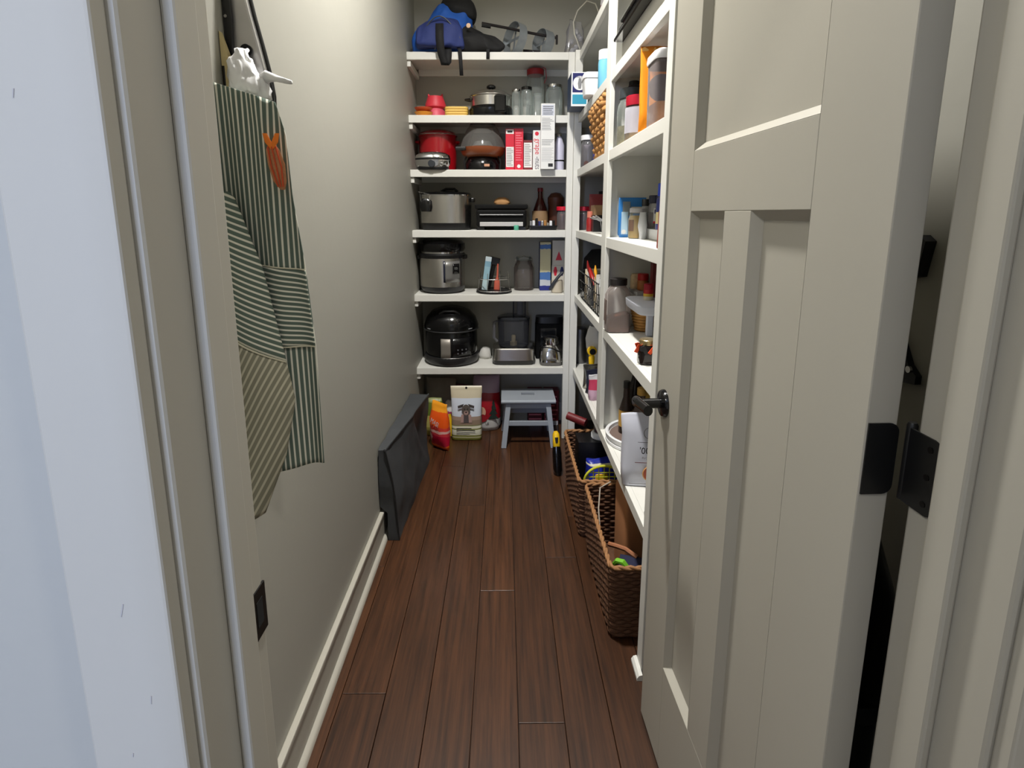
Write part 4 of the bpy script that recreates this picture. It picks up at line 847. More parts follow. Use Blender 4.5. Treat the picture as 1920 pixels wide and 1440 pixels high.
woven_basket('woven_basket', 'tan chunky braided basket tucked beside the dividing post', (0.515, 2.50, z), 0.20, 0.40, 0.225, 8, hy, hy, flare=0.03, per=44, sr=0.0155, amp=0.009)
cb = carton('yellow_packet', 'yellow and white packet poking out of the woven basket', (0.512, 2.44, z+0.0085), 0.09, 0.06, 0.235, BAND('ypack', [(0, (200, 150, 120)), (0.78, (196, 160, 130)), (0.86, (240, 214, 60))], 0.4), 0, cat='packet')
z = Z[3]
jar('storage_tub', 'clear tub with a bright red lid in the dark corner of the side shelf', 'container', (0.475, 3.25, z), 0.050, 0.135, plast, redp, M('tub_fill2', (90, 60, 64), 0.7), 0.8, lid_h=0.022, lid_r=0.054)
bottle('sauce_jar', 'small red glass jar with a pinkish cap near the measuring cups', 'jar', (0.462, 2.93, z), [(0.018, 0), (0.020, 0.003), (0.020, 0.06), (0.014, 0.075)], M('red_glass', (150, 34, 34), 0.25), (0.017, 0.073, 0.105), M('pink_cap', (206, 120, 100), 0.4))
mc = T('measuring_cups', 'nested metal measuring cups with long handles near the dividing post', 'measuring cup', (0.47, 2.43, z))
for i in range(3):
    O('cup', move(lathe([(0.026+0.004*i, 0.0), (0.033+0.004*i, 0.055-0.004*i), (0.031+0.004*i, 0.055-0.004*i), (0.024+0.004*i, 0.003)], 22), (0, 0, 0.006*i)), chrome if i == 2 else blackg, mc, smooth=True)
    O('handle', tube([(-0.02, 0.03, 0.052+0.004*i), (-0.035, 0.12, 0.068+0.006*i), (-0.045+0.012*i, 0.25, 0.072+0.006*i)], 0.004, 6), chrome, mc, smooth=True)
c_ = carton('tan_box', 'plain tan box lying on a black box in the dark corner', (0.515, 2.85, z+0.0852), 0.09, 0.12, 0.052, M('tan_card', (150, 116, 80), 0.7)); 
c_ = carton('black_box', 'black box under the tan box in the dark corner', (0.52, 2.84, z), 0.11, 0.14, 0.085, black)
o = S('red_pouch', 'dark red soft pouch leaning in the dark corner of the side shelf', 'pouch', loft(pouch_secs(0.10, 0.06, 0.20), 22), M('red_pouch', (132, 44, 44), 0.5, var=0.25, vscale=20), (0.525, 3.06, z), smooth=True)
S('sauce_cup', 'black pot with pale rim stacked at the back of the dark corner', 'pot', lathe([(0.04, 0), (0.045, 0.2), (0.05, 0.205), (0.05, 0.22), (0.0, 0.225)], 22), black, (0.60, 3.2, z), smooth=True)
z = Z[2]
wb = T('wire_basket', 'black wire basket full of packets on the side shelf', 'basket', (0.52, 2.70, z))
wire = M('wire_black', (22, 20, 22), 0.45, metal=0.4)
for k, (zz, e) in enumerate(((0.004, -0.012), (0.055, -0.006), (0.105, -0.002), (0.155, 0.0))):
    O('wire_hoop', tube([(q.x, q.y, zz) for q in rect_path(-0.10-e*0-0.0+(-e), 0.10+e, -0.32-e, 0.32+e, 0.02, 40)], 0.0024 if k < 3 else 0.0034, 5, closed=True), wire, wb, smooth=True)
for i in range(13):
    y_ = -0.31+0.62*i/12; O('wire_upright', tube([(-0.088, y_, 0.004), (-0.100, y_, 0.155)], 0.002, 5), wire, wb, smooth=True)
for i in range(5):
    x_ = -0.085+0.17*i/4; O('wire_upright', tube([(x_, -0.309, 0.004), (x_, -0.320, 0.155)], 0.002, 5), wire, wb, smooth=True)
    O('floor_wire', tube([(x_, -0.308, 0.004), (x_, 0.308, 0.004)], 0.002, 5), wire, wb, smooth=True)
pm = [M('packet_white', (212, 208, 200), 0.5), M('packet_grey', (150, 150, 146), 0.4), M('packet_slate', (96, 100, 108), 0.4), M('packet_cream', (206, 190, 160), 0.5)]
plab = ['white', 'grey', 'slate', 'cream']; pnear = ['at the far end', 'second from the far end', 'third from the far end', 'in the middle', 'third from the dividing post end', 'second from the dividing post end', 'at the dividing post end']
for i in range(7):
    o = S('seasoning_packet', '%s seasoning packet filed in the wire basket, %s' % (plab[(i*3+1) % 4], pnear[6-i]), 'packet', loft(pouch_secs(0.135, 0.03, 0.165+0.01*math.sin(i*2.1)), 22), pm[(i*3+1) % 4], (0.505, 2.46+0.072*i, z+0.0075), 4*math.sin(i*3), smooth=True); crumple(o, 0.003, 40, i)
S('chili_pepper', 'dried red chili lying over the packets in the wire basket', 'chili', tube([(0, 0.03, 0.03), (0.0, 0.005, 0.012), (0.004, -0.03, -0.012), (0.008, -0.06, -0.045)], 0.01, 10, taper=[0.003, 0.010, 0.012, 0.003]), M('chili_red', (150, 24, 20), 0.35), (0.430, 2.66, 1.062), smooth=True)
S('chili_pepper', 'dried dark red chili with a forked stem at the wire basket edge', 'chili', tube([(0, 0.05, 0.05), (0, 0.02, 0.02), (0.006, -0.02, 0.0), (0.01, -0.05, -0.02)], 0.01, 10, taper=[0.003, 0.009, 0.012, 0.003]), M('chili_dark', (112, 20, 18), 0.35), (0.432, 2.74, 1.07), smooth=True)
S('chili_pepper', 'yellow orange chili among the packets in the wire basket', 'chili', tube([(0, 0.0, 0.04), (0, -0.006, 0.01), (0.004, -0.02, -0.03)], 0.01, 10, taper=[0.003, 0.009, 0.003]), M('chili_yellow', (226, 160, 40), 0.35), (0.442, 2.60, 1.075), smooth=True)
S('price_tag', 'white card tag clipped to the wire basket beside the post', 'tag', box(-0.025, 0.025, -0.001, 0.001, -0.018, 0.018), paperw, (0.448, 2.372, 1.058))
S('black_bag', 'black soft bag lying behind the wire basket packets', 'bag', loft([(0, 0.10, 0.15, 3), (0.06, 0.11, 0.17, 2.6), (0.20, 0.10, 0.15, 2.4), (0.25, 0.06, 0.1, 2.2)], 26), cloth_k, (0.585, 3.24, z), smooth=True)
z = Z[1]
S('steel_canister', 'tall brushed steel canister in the corner of the low side shelf', 'canister', lathe([(0.040, 0), (0.042, 0.003), (0.042, 0.215), (0.038, 0.22)], 28), M('dark_steel', (120, 120, 122), 0.35, metal=1.0), (0.468, 3.24, z), smooth=True)
wp = T('pitcher', 'white ribbed pitcher with a round belly on the low side shelf', 'pitcher', (0.53, 2.98, z))
O('body', lathe([(0.038, 0), (0.042, 0.004), (0.038, 0.05), (0.042, 0.10), (0.062, 0.16), (0.068, 0.21), (0.055, 0.26), (0.045, 0.285), (0.042, 0.285), (0.05, 0.25), (0, 0.05)], 26), M('ribbed_white', (214, 212, 206), 0.5), wp, smooth=True)
O('handle', tube([(0.055, 0, 0.25), (0.09, 0, 0.24), (0.095, 0, 0.18), (0.062, 0, 0.14)], 0.007, 8), M('ribbed_white', (0, 0, 0)), wp, smooth=True)
# magazines / foil bags leaning at the front of the low shelf
for i, (lb, m_) in enumerate((('silver foil bag standing at the low side shelf edge by the yellow opener', M('foil', (170, 168, 160), 0.2, metal=0.9)), ('dark navy pouch behind the silver foil bag on the low side shelf', M('navy_pouch', (30, 32, 50), 0.4)), ('white and pink pouch behind the navy pouch on the low side shelf', BAND('pinkpouch', [(0, (196, 160, 180)), (0.4, (190, 60, 90)), (0.8, (214, 212, 214))], 0.4)))):
    o = S('foil_bag', lb, 'bag', loft(pouch_secs(0.12, 0.035, 0.13), 22), m_, (0.478, 2.60-0.09*i+0.14, z), 12, smooth=2); crumple(o, 0.005, 40, 40+i)
yo = T('bottle_opener', 'yellow opener with a black ring lying on the foil bag', 'opener', (0.470, 2.80, z))
O('handle', loft([(0.0, 0.012, 0.010, 2.5), (0.10, 0.014, 0.011, 2.5), (0.15, 0.017, 0.012, 2.3), (0.165, 0.010, 0.008, 2)], 16), yellow, yo, smooth=True)
O('head', cyl('y', (0, 0.185), 0.026, -0.010, 0.010, 22), yellow, yo, bevel=0.003); O('eye', cyl('y', (0.003, 0.182), 0.017, -0.0125, 0.0125, 20), black, yo, bevel=0.002)

# ================================================================== SIDE SHELVES, NEAR BAY
z = Z[5]
S('shallow_tray', 'shallow pale grey tray box on the high shelf under the black binder', 'tray', box(0.0, 0.25, 0, 0.56, 0, 0.055), M('tray_grey', (190, 188, 180), 0.5), (0.416, 1.47, z), bevel=0.003)
bn = T('black_binder', 'glossy black binder jutting out over the high shelf edge', 'binder', (0.385, 1.50, z+0.0552))
O('cover', box(0, 0.27, 0, 0.53, 0, 0.012), blackg, bn, bevel=0.004); O('block', box(0.012, 0.26, 0.012, 0.50, 0.0122, 0.034), M('binder_block', (26, 26, 28), 0.4), bn); O('cover', box(0.004, 0.27, 0, 0.44, 0.0342, 0.046), blackg, bn, bevel=0.004)
z = Z[4]
corn = M('popcorn_kernels', (226, 204, 150), 0.7, var=0.4, vscale=90, bump=0.6, bscale=150)
jar('kernel_jar', 'glass jar half full of pale kernels with a dark lid beside the dividing post', 'jar', (0.468, 2.09, z), 0.048, 0.205, glass, M('lid_slate', (52, 58, 62), 0.4), corn, 0.42, lid_h=0.032, lid_r=0.042)
nut = M('cashews', (222, 184, 116), 0.6, var=0.4, vscale=60, bump=0.7, bscale=90)
nj = jar('nut_jar', 'clear jar of nuts with a deep red screw cap', 'jar', (0.468, 1.965, z), 0.045, 0.155, plast, M('cap_crimson', (164, 8, 40), 0.3), nut, 0.72, lid_h=0.030, lid_r=0.044, band=(0.03, 0.115, M('nut_label', (206, 204, 216), 0.5, alpha=0.55)))
bt = bottle('vitamin_bottle', 'dark bottle with a white printed label behind the crimson capped jar', 'bottle', (0.498, 2.178, z), [(0.026, 0), (0.028, 0.003), (0.028, 0.21), (0.022, 0.235), (0.018, 0.24)], M('dark_brown_plastic', (40, 34, 40), 0.35), (0.020, 0.238, 0.252), black, (0.0284, 0.12, 0.22, paperw))
lines(bt, -0.016, 0.016, 0.14, 0.205, 5, -0.0285, ink, seed=51)
og = T('cheese_bag', 'tall orange snack bag with a torn crinkled top edge', 'bag', (0.508, 1.735, z))
o = O('bag', loft(pouch_secs(0.186, 0.06, 0.248, 1.0, 1.0, 0.05), 30), M('orange_bag', (244, 146, 18), 0.35, var=0.06, vscale=20), og, smooth=2); crumple(o, 0.003, 30, 60)
O('torn_edge', grid(lambda s, t: (-0.092+0.184*s, -0.0015, 0.236+0.008*t*(1+0.5*math.sin(s*40))), 24, 1), M('torn_pale', (248, 196, 110), 0.5), og, solid=0.002)
O('berry_print', poly_prism([(x_, y_) for x_, y_ in ell(-0.035, 0.125, 0.042, 0.040)], 'y', -0.034, -0.031), M('berry', (54, 54, 84), 0.4, var=0.5, vscale=90), og)
pcn = T('snap_container', 'square clear container of orange snacks with a white snap lid', 'container', (0.470, 1.605, z))
O('body', loft([(0, 0.050, 0.050, 7), (0.004, 0.054, 0.054, 7), (0.168, 0.056, 0.056, 7)], 36), M('clear_tub', (200, 190, 190), 0.1, alpha=0.28, spec=0.8), pcn, smooth=True)
O('contents', loft([(0.004, 0.050, 0.050, 7), (0.060, 0.051, 0.051, 7)], 32), M('orange_snack', (206, 140, 84), 0.6, var=0.45, vscale=35, bump=0.6, bscale=50), pcn)
O('lid_seal', loft([(0.160, 0.0535, 0.0535, 7), (0.172, 0.0535, 0.0535, 7)], 32), M('seal_dark', (70, 52, 52), 0.4), pcn)
O('lid', loft([(0.170, 0.059, 0.059, 6), (0.178, 0.061, 0.061, 6), (0.192, 0.059, 0.059, 6), (0.198, 0.050, 0.050, 5)], 36), M('lid_white', (0, 0, 0)), pcn, smooth=True)
z = Z[3]
mustard = M('mustard', (214, 170, 46), 0.45, var=0.08, vscale=40)
ms = T('mustard_jar', 'squat glass jar of yellow mustard on the white side shelf', 'jar', (0.507, 2.075, z))
O('contents', loft([(0.002, 0.028, 0.028), (0.006, 0.031, 0.031), (0.075, 0.031, 0.031), (0.086, 0.026, 0.026)], 28), mustard, ms, smooth=True)
O('body', loft([(0, 0.030, 0.030), (0.005, 0.033, 0.033), (0.072, 0.034, 0.034), (0.088, 0.029, 0.029), (0.098, 0.027, 0.027)], 32), glass, ms, smooth=True)
O('lid', loft([(0.097, 0.0295, 0.0295), (0.112, 0.0295, 0.0295), (0.115, 0.026, 0.026)], 28), M('clear_lid', (206, 204, 206), 0.15, alpha=0.55), ms, smooth=True)
for s_, w_ in ((-1, 1), (1, 1)):
    O('side_label', grid(lambda s, t, s_=s_: (0.0343*math.sin(math.radians(s_*(35+45*s))), -0.0343*math.cos(math.radians(s_*(35+45*s))), 0.028+0.042*t), 6, 2), M('mustard_label', (96, 74, 62), 0.5), ms, smooth=True)
bpch = T('coconut_pouch', 'flat blue and grey printed pouch standing against the divider', 'pouch', (0.512, 2.185, z))
o = O('pouch', loft([(0, 0.048, 0.012, 8), (0.01, 0.054, 0.016, 8), (0.09, 0.055, 0.012, 8), (0.145, 0.055, 0.003, 10), (0.156, 0.054, 0.0015, 10)], 30), M('pouch_blue', (44, 118, 188), 0.35), bpch, smooth=2)
patch(bpch, M('pouch_pale', (176, 206, 226), 0.4), -0.046, -0.02, 0.012, 0.10, -0.017); patch(bpch, M('pouch_grey', (120, 128, 132), 0.4), -0.042, -0.012, 0.085, 0.140, -0.0165); patch(bpch, M('pouch_tan', (170, 164, 148), 0.4), -0.008, 0.035, 0.095, 0.120, -0.0165); lines(bpch, -0.005, 0.032, 0.1, 0.115, 2, -0.0172, ink, seed=61)
O('corner_badge', cyl('y', (-0.035, 0.022), 0.009, -0.0182, -0.0176, 14), paperw, bpch)
rs = T('shelf_riser', 'white stepped riser running along the back of the side shelf', 'riser', (0.536, 1.43, z))
O('step', box(0, 0.06, 0, 0.66, 0, 0.038), white, rs, bevel=0.002); O('step', box(0.06, 0.17, 0, 0.66, 0, 0.076), white, rs, bevel=0.002)
spm = [M('pepper_dark', (62, 50, 44), 0.7, var=0.5, vscale=120), M('herb_green', (92, 96, 62), 0.7, var=0.5, vscale=120), M('paprika', (150, 66, 36), 0.7, var=0.4, vscale=120)]
bt = bottle('spice_grinder', 'clear grinder of dark pepper with a black cap and white label', 'bottle', (0.563, 2.045, z+0.038), [(0.022, 0), (0.0235, 0.002), (0.0235, 0.082), (0.019, 0.095)], plast, (0.0225, 0.093, 0.122), M('cap_navy', (22, 24, 44), 0.35), liquid=(0.06, spm[0]))
patch(bt, paperw, -0.010, 0.012, 0.022, 0.075, -0.0236, 'paper_label'); patch(bt, navy, -0.007, 0.009, 0.055, 0.070, -0.0244, 'paper_label'); patch(bt, redp, -0.010, 0.012, 0.020, 0.027, -0.0244, 'paper_label')
bottle('spice_bottle', 'small bottle with a black cap between mustard jar and pepper grinder', 'bottle', (0.548, 2.118, z+0.038), [(0.016, 0), (0.018, 0.002), (0.018, 0.075), (0.013, 0.085)], M('greyish_clear', (176, 176, 172), 0.2, alpha=0.6), (0.0155, 0.084, 0.110), black, liquid=(0.05, spm[1]))
bottle('spice_bottle', 'clear herb bottle with a navy cap next to the pepper grinder', 'bottle', (0.570, 1.975, z+0.038), [(0.020, 0), (0.022, 0.002), (0.022, 0.08), (0.017, 0.092)], plast, (0.021, 0.09, 0.118), M('cap_navy', (0, 0, 0)), liquid=(0.07, spm[1]))
o = S('plastic_wrap', 'crumpled clear wrapper tucked between mustard jar and riser', 'wrapper', loft([(0, 0.014, 0.014, 2.4), (0.05, 0.016, 0.012, 2.4), (0.10, 0.010, 0.006, 2.2)], 18), M('wrap_white', (220, 222, 226), 0.3, alpha=0.7), (0.516, 2.02, z), smooth=2); crumple(o, 0.006, 50, 71)
bottle('spray_bottle', 'tall slim navy bottle with a bright blue cap near the end panel', 'bottle', (0.548, 1.905, z+0.038), [(0.016, 0), (0.018, 0.003), (0.018, 0.10), (0.012, 0.115)], M('navy_bottle', (40, 50, 120), 0.3), (0.015, 0.115, 0.158), M('cap_blue', (26, 64, 190), 0.35), (0.0183, 0.02, 0.06, M('cream_label', (214, 200, 150), 0.5)))
S('red_packet', 'narrow dark red packet standing by the end post of the side shelf', 'packet', loft(pouch_secs(0.03, 0.02, 0.10), 18), M('brick_red', (150, 62, 44), 0.5, var=0.3, vscale=60), (0.43, 1.468, z), smooth=True)
z = Z[2]
cocoa = M('cocoa_powder', (108, 58, 36), 0.9, var=0.12, vscale=60)
cj = T('cocoa_jar', 'large square clear jar of brown cocoa powder with a black lid', 'jar', (0.455, 2.125, z))
b = loft([(0.003, 0.043, 0.043, 5), (0.052, 0.0435, 0.0435, 5), (0.075, 0.0435, 0.0435, 5)], 32)
for v in b.verts:
    if v.co.z > 0.06: v.co.z = 0.055+0.4*(v.co.x+0.043)*0.6
O('contents', b, cocoa, cj)
O('body', loft([(0, 0.043, 0.043, 5), (0.005, 0.0475, 0.0475, 5), (0.145, 0.0475, 0.0475, 5), (0.168, 0.040, 0.040, 3.4), (0.182, 0.031, 0.031, 2), (0.19, 0.031, 0.031, 2)], 36), M('dusty_clear', (206, 194, 188), 0.3, alpha=0.34, spec=0.6), cj, smooth=True)
O('lid', loft([(0.187, 0.034, 0.034), (0.211, 0.034, 0.034), (0.213, 0.031, 0.031)], 30), M('lid_black', (30, 26, 26), 0.45), cj, smooth=True)
O('side_grip', box(-0.051, -0.0475, -0.02, 0.02, 0.04, 0.13), M('grip_brown', (110, 92, 84), 0.4, alpha=0.7), cj, bevel=0.002)
rt = T('shelf_riser', 'white plastic riser table with legs beside the cocoa jar', 'riser', (0.575, 1.93, z))
lav = M('riser_white', (214, 218, 232), 0.45)
O('top', loft([(0.120, 0.108, 0.12, 8), (0.126, 0.112, 0.124, 8), (0.150, 0.114, 0.126, 8), (0.153, 0.11, 0.122, 8)], 36), lav, rt, smooth=True)
for sx, sy in ((-1, 1), (1, 1), (-1, -1), (1, -1)): O('leg', box(sx*0.09-0.012-(0.0 if sx > 0 else -0.075), sx*0.09+0.012-(0.0 if sx > 0 else -0.075), sy*0.10-0.012, sy*0.10+0.012, 0, 0.12), lav, rt, bevel=0.003)
wk2 = M('wicker_honey', (180, 130, 66), 0.7, var=0.3, vscale=60, bump=0.3, bscale=100)
wkb = T('wicker_basket', 'small honey coloured wicker bowl beneath the white riser', 'basket', (0.564, 2.13, z))
b = B()
for k in range(9):
    f = k/8.0; r_ = 0.032+0.016*math.sin(f*1.5)
    tube([(r_*math.cos(2*math.pi*i/30)*(1+0.02*(1 if (i+k) % 2 else -1)), r_*math.sin(2*math.pi*i/30)*(1+0.02*(1 if (i+k) % 2 else -1)), 0.008+f*0.095) for i in range(30)], 0.007, 5, b, closed=True)
O('weave', b, wk2, wkb, smooth=2); O('bottom', lathe([(0.03, 0.0), (0.034, 0.006)], 24), wk2, wkb)
rk = T('spice_rack', 'grey low step rack at the back of the lower side shelf', 'rack', (0.64, 2.10, z))
O('board', box(-0.126, 0.07, -0.035, 0.105, 0.150, 0.165), M('rack_grey', (150, 148, 146), 0.5), rk, bevel=0.003)
for sx_, sy_ in ((0.0, -0.025), (0.06, -0.025), (0.0, 0.095), (0.06, 0.095)): O('leg', box(sx_-0.008, sx_+0.008, sy_-0.008, sy_+0.008, 0, 0.150), M('rack_grey', (0, 0, 0)), rk)
redcap = M('cap_red', (176, 24, 22), 0.35)
bottle('spice_jar', 'orange brown spice jar with a red cap on the grey rack', 'jar', (0.554, 2.132, z+0.1652), [(0.020, 0), (0.022, 0.002), (0.022, 0.036), (0.019, 0.04)], M('spice_orange', (166, 96, 42), 0.5), (0.0215, 0.04, 0.066), redcap)
bottle('spice_jar', 'dark spice jar with a black cap on the grey rack near the door', 'jar', (0.606, 2.11, z+0.1652), [(0.020, 0), (0.022, 0.002), (0.022, 0.04), (0.019, 0.045)], M('spice_dark', (70, 44, 36), 0.5), (0.0215, 0.044, 0.070), black)
bottle('spice_jar', 'red and yellow spice tin standing on the white riser table', 'tin', (0.530, 1.955, z+0.1533), [(0.017, 0), (0.018, 0.002), (0.018, 0.036), (0.016, 0.04)], BAND('spice_tin', [(0, (214, 204, 180)), (0.35, (222, 180, 60)), (0.6, (186, 30, 40))], 0.4), (0.0175, 0.038, 0.06), M('cap_crimson', (0, 0, 0)))
S('cracker_pack', 'small cream flowery pack behind the cocoa jar lid', 'packet', loft([(0, 0.024, 0.02, 4), (0.05, 0.024, 0.02, 4), (0.06, 0.02, 0.016, 3)], 20), M('cream_pack', (206, 180, 140), 0.6, var=0.4, vscale=60), (0.541, 2.181, z+0.1652), smooth=True)
S('red_carton', 'slim dark red carton standing upright on the white riser table', 'box', box(-0.018, 0.018, -0.015, 0.02, 0, 0.16), M('carton_dark_red', (104, 24, 26), 0.5), (0.575, 2.02, z+0.1535))
jm = T('jam_jar', 'dark jam jar with a gold lid and orange black ribbon', 'jar', (0.452, 1.645, z))
O('body', loft([(0, 0.026, 0.026, 4), (0.004, 0.029, 0.029, 4), (0.05, 0.029, 0.029, 4), (0.062, 0.024, 0.024, 2)], 30), M('dark_jam', (26, 16, 16), 0.12), jm, smooth=True)
O('lid', loft([(0.062, 0.0265, 0.0265), (0.076, 0.0265, 0.0265), (0.078, 0.024, 0.024)], 28), M('gold_lid', (214, 190, 140), 0.25, metal=0.9), jm, smooth=True)
rib_o = M('ribbon_orange', (236, 82, 30), 0.55); rib_k = M('ribbon_black', (24, 22, 26), 0.6)
O('ribbon', loft([(0.044, 0.0305, 0.0305, 4), (0.060, 0.0295, 0.0295, 3)], 30, cap0=False, cap1=False), rib_k, jm, smooth=True)
for (x_, y_, a_, m_) in ((-0.034, -0.012, 25, rib_o), (-0.018, -0.035, -30, rib_k), (0.004, -0.036, 35, rib_o), (-0.028, 0.012, -20, rib_o), (0.024, -0.03, -35, rib_o)):
    O('ribbon_tail', box(-0.006, 0.006, -0.001, 0.001, -0.014, 0.014), m_, jm, loc=(x_, y_, 0.050), rot=(0.2, math.radians(a_), math.radians(a_*0.6)))
z = Z[1]
ls = T('lazy_susan', 'white round turntable with a brown mat on the lowest side shelf', 'turntable', (0.563, 2.058, z))
O('base', lathe([(0.147, 0), (0.150, 0.003), (0.150, 0.012), (0.146, 0.015)], 48), white, ls, smooth=True)
O('tray', lathe([(0.144, 0.016), (0.149, 0.018), (0.151, 0.036), (0.146, 0.040), (0.138, 0.036), (0.136, 0.022), (0.0, 0.021)], 48), white, ls, smooth=True)
O('mat', lathe([(0.134, 0.0222), (0.134, 0.0232), (0.0, 0.0235)], 44), M('mat_brown', (110, 92, 84), 0.8), ls, smooth=True)
zz = z+0.0236
dkg = M('dark_glass_bottle', (30, 22, 18), 0.15); clg = M('clear_liquor', (150, 130, 110), 0.1, alpha=0.5)
ol = M('ochre_label', (190, 148, 70), 0.6, var=0.15, vscale=40)
bt = bottle('sauce_bottle', 'slim dark sauce bottle with an ochre label on the turntable', 'bottle', (0.497, 2.09, zz), [(0.026, 0), (0.028, 0.004), (0.028, 0.095), (0.022, 0.118), (0.013, 0.150), (0.012, 0.195)], M('sauce_clear', (70, 56, 50), 0.12, alpha=0.75), (0.0135, 0.19, 0.218), black, (0.0284, 0.03, 0.098, ol), liquid=(0.10, dkg))
lines(bt, -0.016, 0.016, 0.04, 0.09, 6, -0.0286, M('ochre_ink', (120, 84, 40), 0.6), seed=71)
bottle('wine_bottle', 'tall black bottle at the back of the turntable', 'bottle', (0.548, 2.155, zz), [(0.030, 0), (0.033, 0.004), (0.033, 0.16), (0.018, 0.20), (0.0135, 0.225), (0.0135, 0.285)], dkg, (0.0150, 0.25, 0.290), black)
bottle('vinegar_bottle', 'bottle with a yellow cap and dark red vinegar on the turntable', 'bottle', (0.546, 2.04, zz), [(0.028, 0), (0.031, 0.004), (0.031, 0.11), (0.020, 0.14), (0.015, 0.16), (0.015, 0.18)], M('vinegar_glass', (110, 96, 92), 0.1, alpha=0.55), (0.018, 0.178, 0.206), M('cap_ochre', (200, 160, 80), 0.4), liquid=(0.11, M('dark_vinegar', (70, 20, 16), 0.3)))
bottle('soy_bottle', 'bottle with a round black cap beside the yellow capped bottle', 'bottle', (0.600, 2.00, zz), [(0.026, 0), (0.029, 0.004), (0.029, 0.12), (0.018, 0.15), (0.015, 0.165)], dkg, (0.019, 0.165, 0.20), black)
bottle('oil_bottle', 'clear bottle with a gold label seal behind the other turntable bottles', 'bottle', (0.61, 2.11, zz), [(0.032, 0), (0.034, 0.004), (0.034, 0.20), (0.020, 0.24), (0.016, 0.27)], M('oil_clear', (176, 160, 120), 0.15, alpha=0.6), (0.018, 0.27, 0.30), M('cap_gold', (190, 150, 60), 0.4), (0.0345, 0.12, 0.19, M('gold_label', (196, 160, 70), 0.5)))
fl = T('flour_bag', 'white flour bag with dark lettering on the lowest side shelf', 'bag', (0.468, 1.715, z), -6)
o = O('pouch', loft(pouch_secs(0.135, 0.075, 0.248, 1.10, 1.0, 0.03), 32), M('flour_white', (206, 208, 220), 0.45, var=0.04, vscale=12), fl, smooth=2); crumple(o, 0.003, 24, 80)
text(fl, "'00'", 0.034, (0.006, -0.0395, 0.130), ink, squash=0.85)
text(fl, 'FLOUR', 0.011, (0.012, -0.0425, 0.107), inkg)
lines(fl, -0.02, 0.03, 0.158, 0.162, 1, -0.036, ink, seed=90); lines(fl, -0.028, 0.045, 0.088, 0.094, 1, -0.0435, reddark, seed=91)
sealo = O('seal_ring', tube([(0.02+0.020*math.cos(2*math.pi*i/24), -0.030, 0.190+0.020*math.sin(2*math.pi*i/24)) for i in range(24)], 0.0011, 5, closed=True), inkg, fl)
O('seal_mark', loft([(0.180, 0.003, 0.0004, 2, 0.02, -0.030), (0.20, 0.004, 0.0004, 2, 0.02, -0.030)], 8), inkg, fl)
O('pizza_print', cyl('y', (0.026, 0.052), 0.026, -0.0440, -0.0425, 26), M('pizza_red', (176, 74, 46), 0.5, var=0.4, vscale=60), fl)
O('pizza_crust', tube([(0.026+0.026*math.cos(2*math.pi*i/26), -0.0432, 0.052+0.026*math.sin(2*math.pi*i/26)) for i in range(26)], 0.0022, 5, closed=True), M('pizza_crust', (206, 150, 90), 0.6), fl)
lines(fl, -0.045, 0.05, 0.012, 0.018, 1, -0.0425, inkg, seed=92)
S('glass_bowl', 'small clear glass bowl on the lowest shelf by the end post', 'bowl', lathe([(0.012, 0), (0.018, 0.006), (0.020, 0.03), (0.018, 0.03), (0.0, 0.006)], 20), glass, (0.436, 1.466, z), smooth=True)

# ================================================================== FLOOR ALONG THE SIDE SHELVES
sea = M('seagrass', (92, 60, 38), 0.8, var=0.45, vscale=60, bump=0.5, bscale=140); searim = M('seagrass_rim', (150, 106, 66), 0.75, var=0.3, vscale=60)
woven_basket('seagrass_basket', 'long brown seagrass basket nearest the open door', (0.520, 1.785, 0), 0.37, 0.535, 0.262, 20, sea, searim, flare=0.012, per=150, sr=0.0078, amp=0.0028)
woven_basket('seagrass_basket', 'long brown seagrass basket beside the stool end of the shelves', (0.508, 2.345, 0), 0.39, 0.535, 0.262, 20, sea, searim, flare=0.012, per=150, sr=0.0078, amp=0.0028)
# contents of the nearer basket
pbg = S('paper_bag', 'folded brown paper bag standing in the nearer seagrass basket', 'bag', loft([(0, 0.045, 0.09, 8, 0, 0), (0.30, 0.048, 0.095, 8, 0, 0), (0.335, 0.046, 0.093, 8, 0.004, 0)], 28), M('kraft', (176, 120, 78), 0.7, var=0.08, vscale=10), (0.485, 1.88, 0.0085), smooth=True)
S('cable', 'thin pale cable looping down into the nearer seagrass basket', 'cable', tube([(0.10, 0.28, 0.08), (0.05, 0.24, 0.075), (0.035, 0.18, 0.02), (0.03, 0.10, -0.05), (0.045, 0.03, -0.10), (0.055, -0.02, -0.13)], 0.003, 6), M('cable_pale', (170, 160, 146), 0.5), (0.335, 1.76, 0.2), smooth=True)
S('wooden_handle', 'curved wooden tool handle lying in the nearer seagrass basket', 'tool', tube([(0, 0.05, 0), (0.02, 0.03, 0.006), (0.05, 0.01, 0.006), (0.085, -0.02, -0.006)], 0.009, 8), M('handle_wood', (160, 104, 70), 0.5), (0.378, 1.71, 0.185), smooth=True)
c_ = carton('navy_box', 'navy blue box with white print lying in the nearer seagrass basket', (0.43, 1.60, 0.0085), 0.11, 0.10, 0.17, M('navy_dark', (38, 42, 66), 0.45), -18)
patch(c_, paperw, 0.01, 0.024, 0.08, 0.168, 0); patch(c_, paperw, 0.036, 0.042, 0.06, 0.166, 0)
O('top_print', box(0.02, 0.03, 0.005, 0.06, 0.17, 0.1706), paperw, c_)
S('green_scraper', 'lime green curved plastic scraper in the nearer seagrass basket', 'scraper', tube([(0, 0.03, 0.0), (0.005, 0.012, 0.026), (0.02, 0, 0.030), (0.035, -0.01, 0.012), (0.04, -0.015, -0.01)], 0.010, 8), M('lime', (120, 190, 50), 0.4), (0.372, 1.60, 0.195), smooth=True)
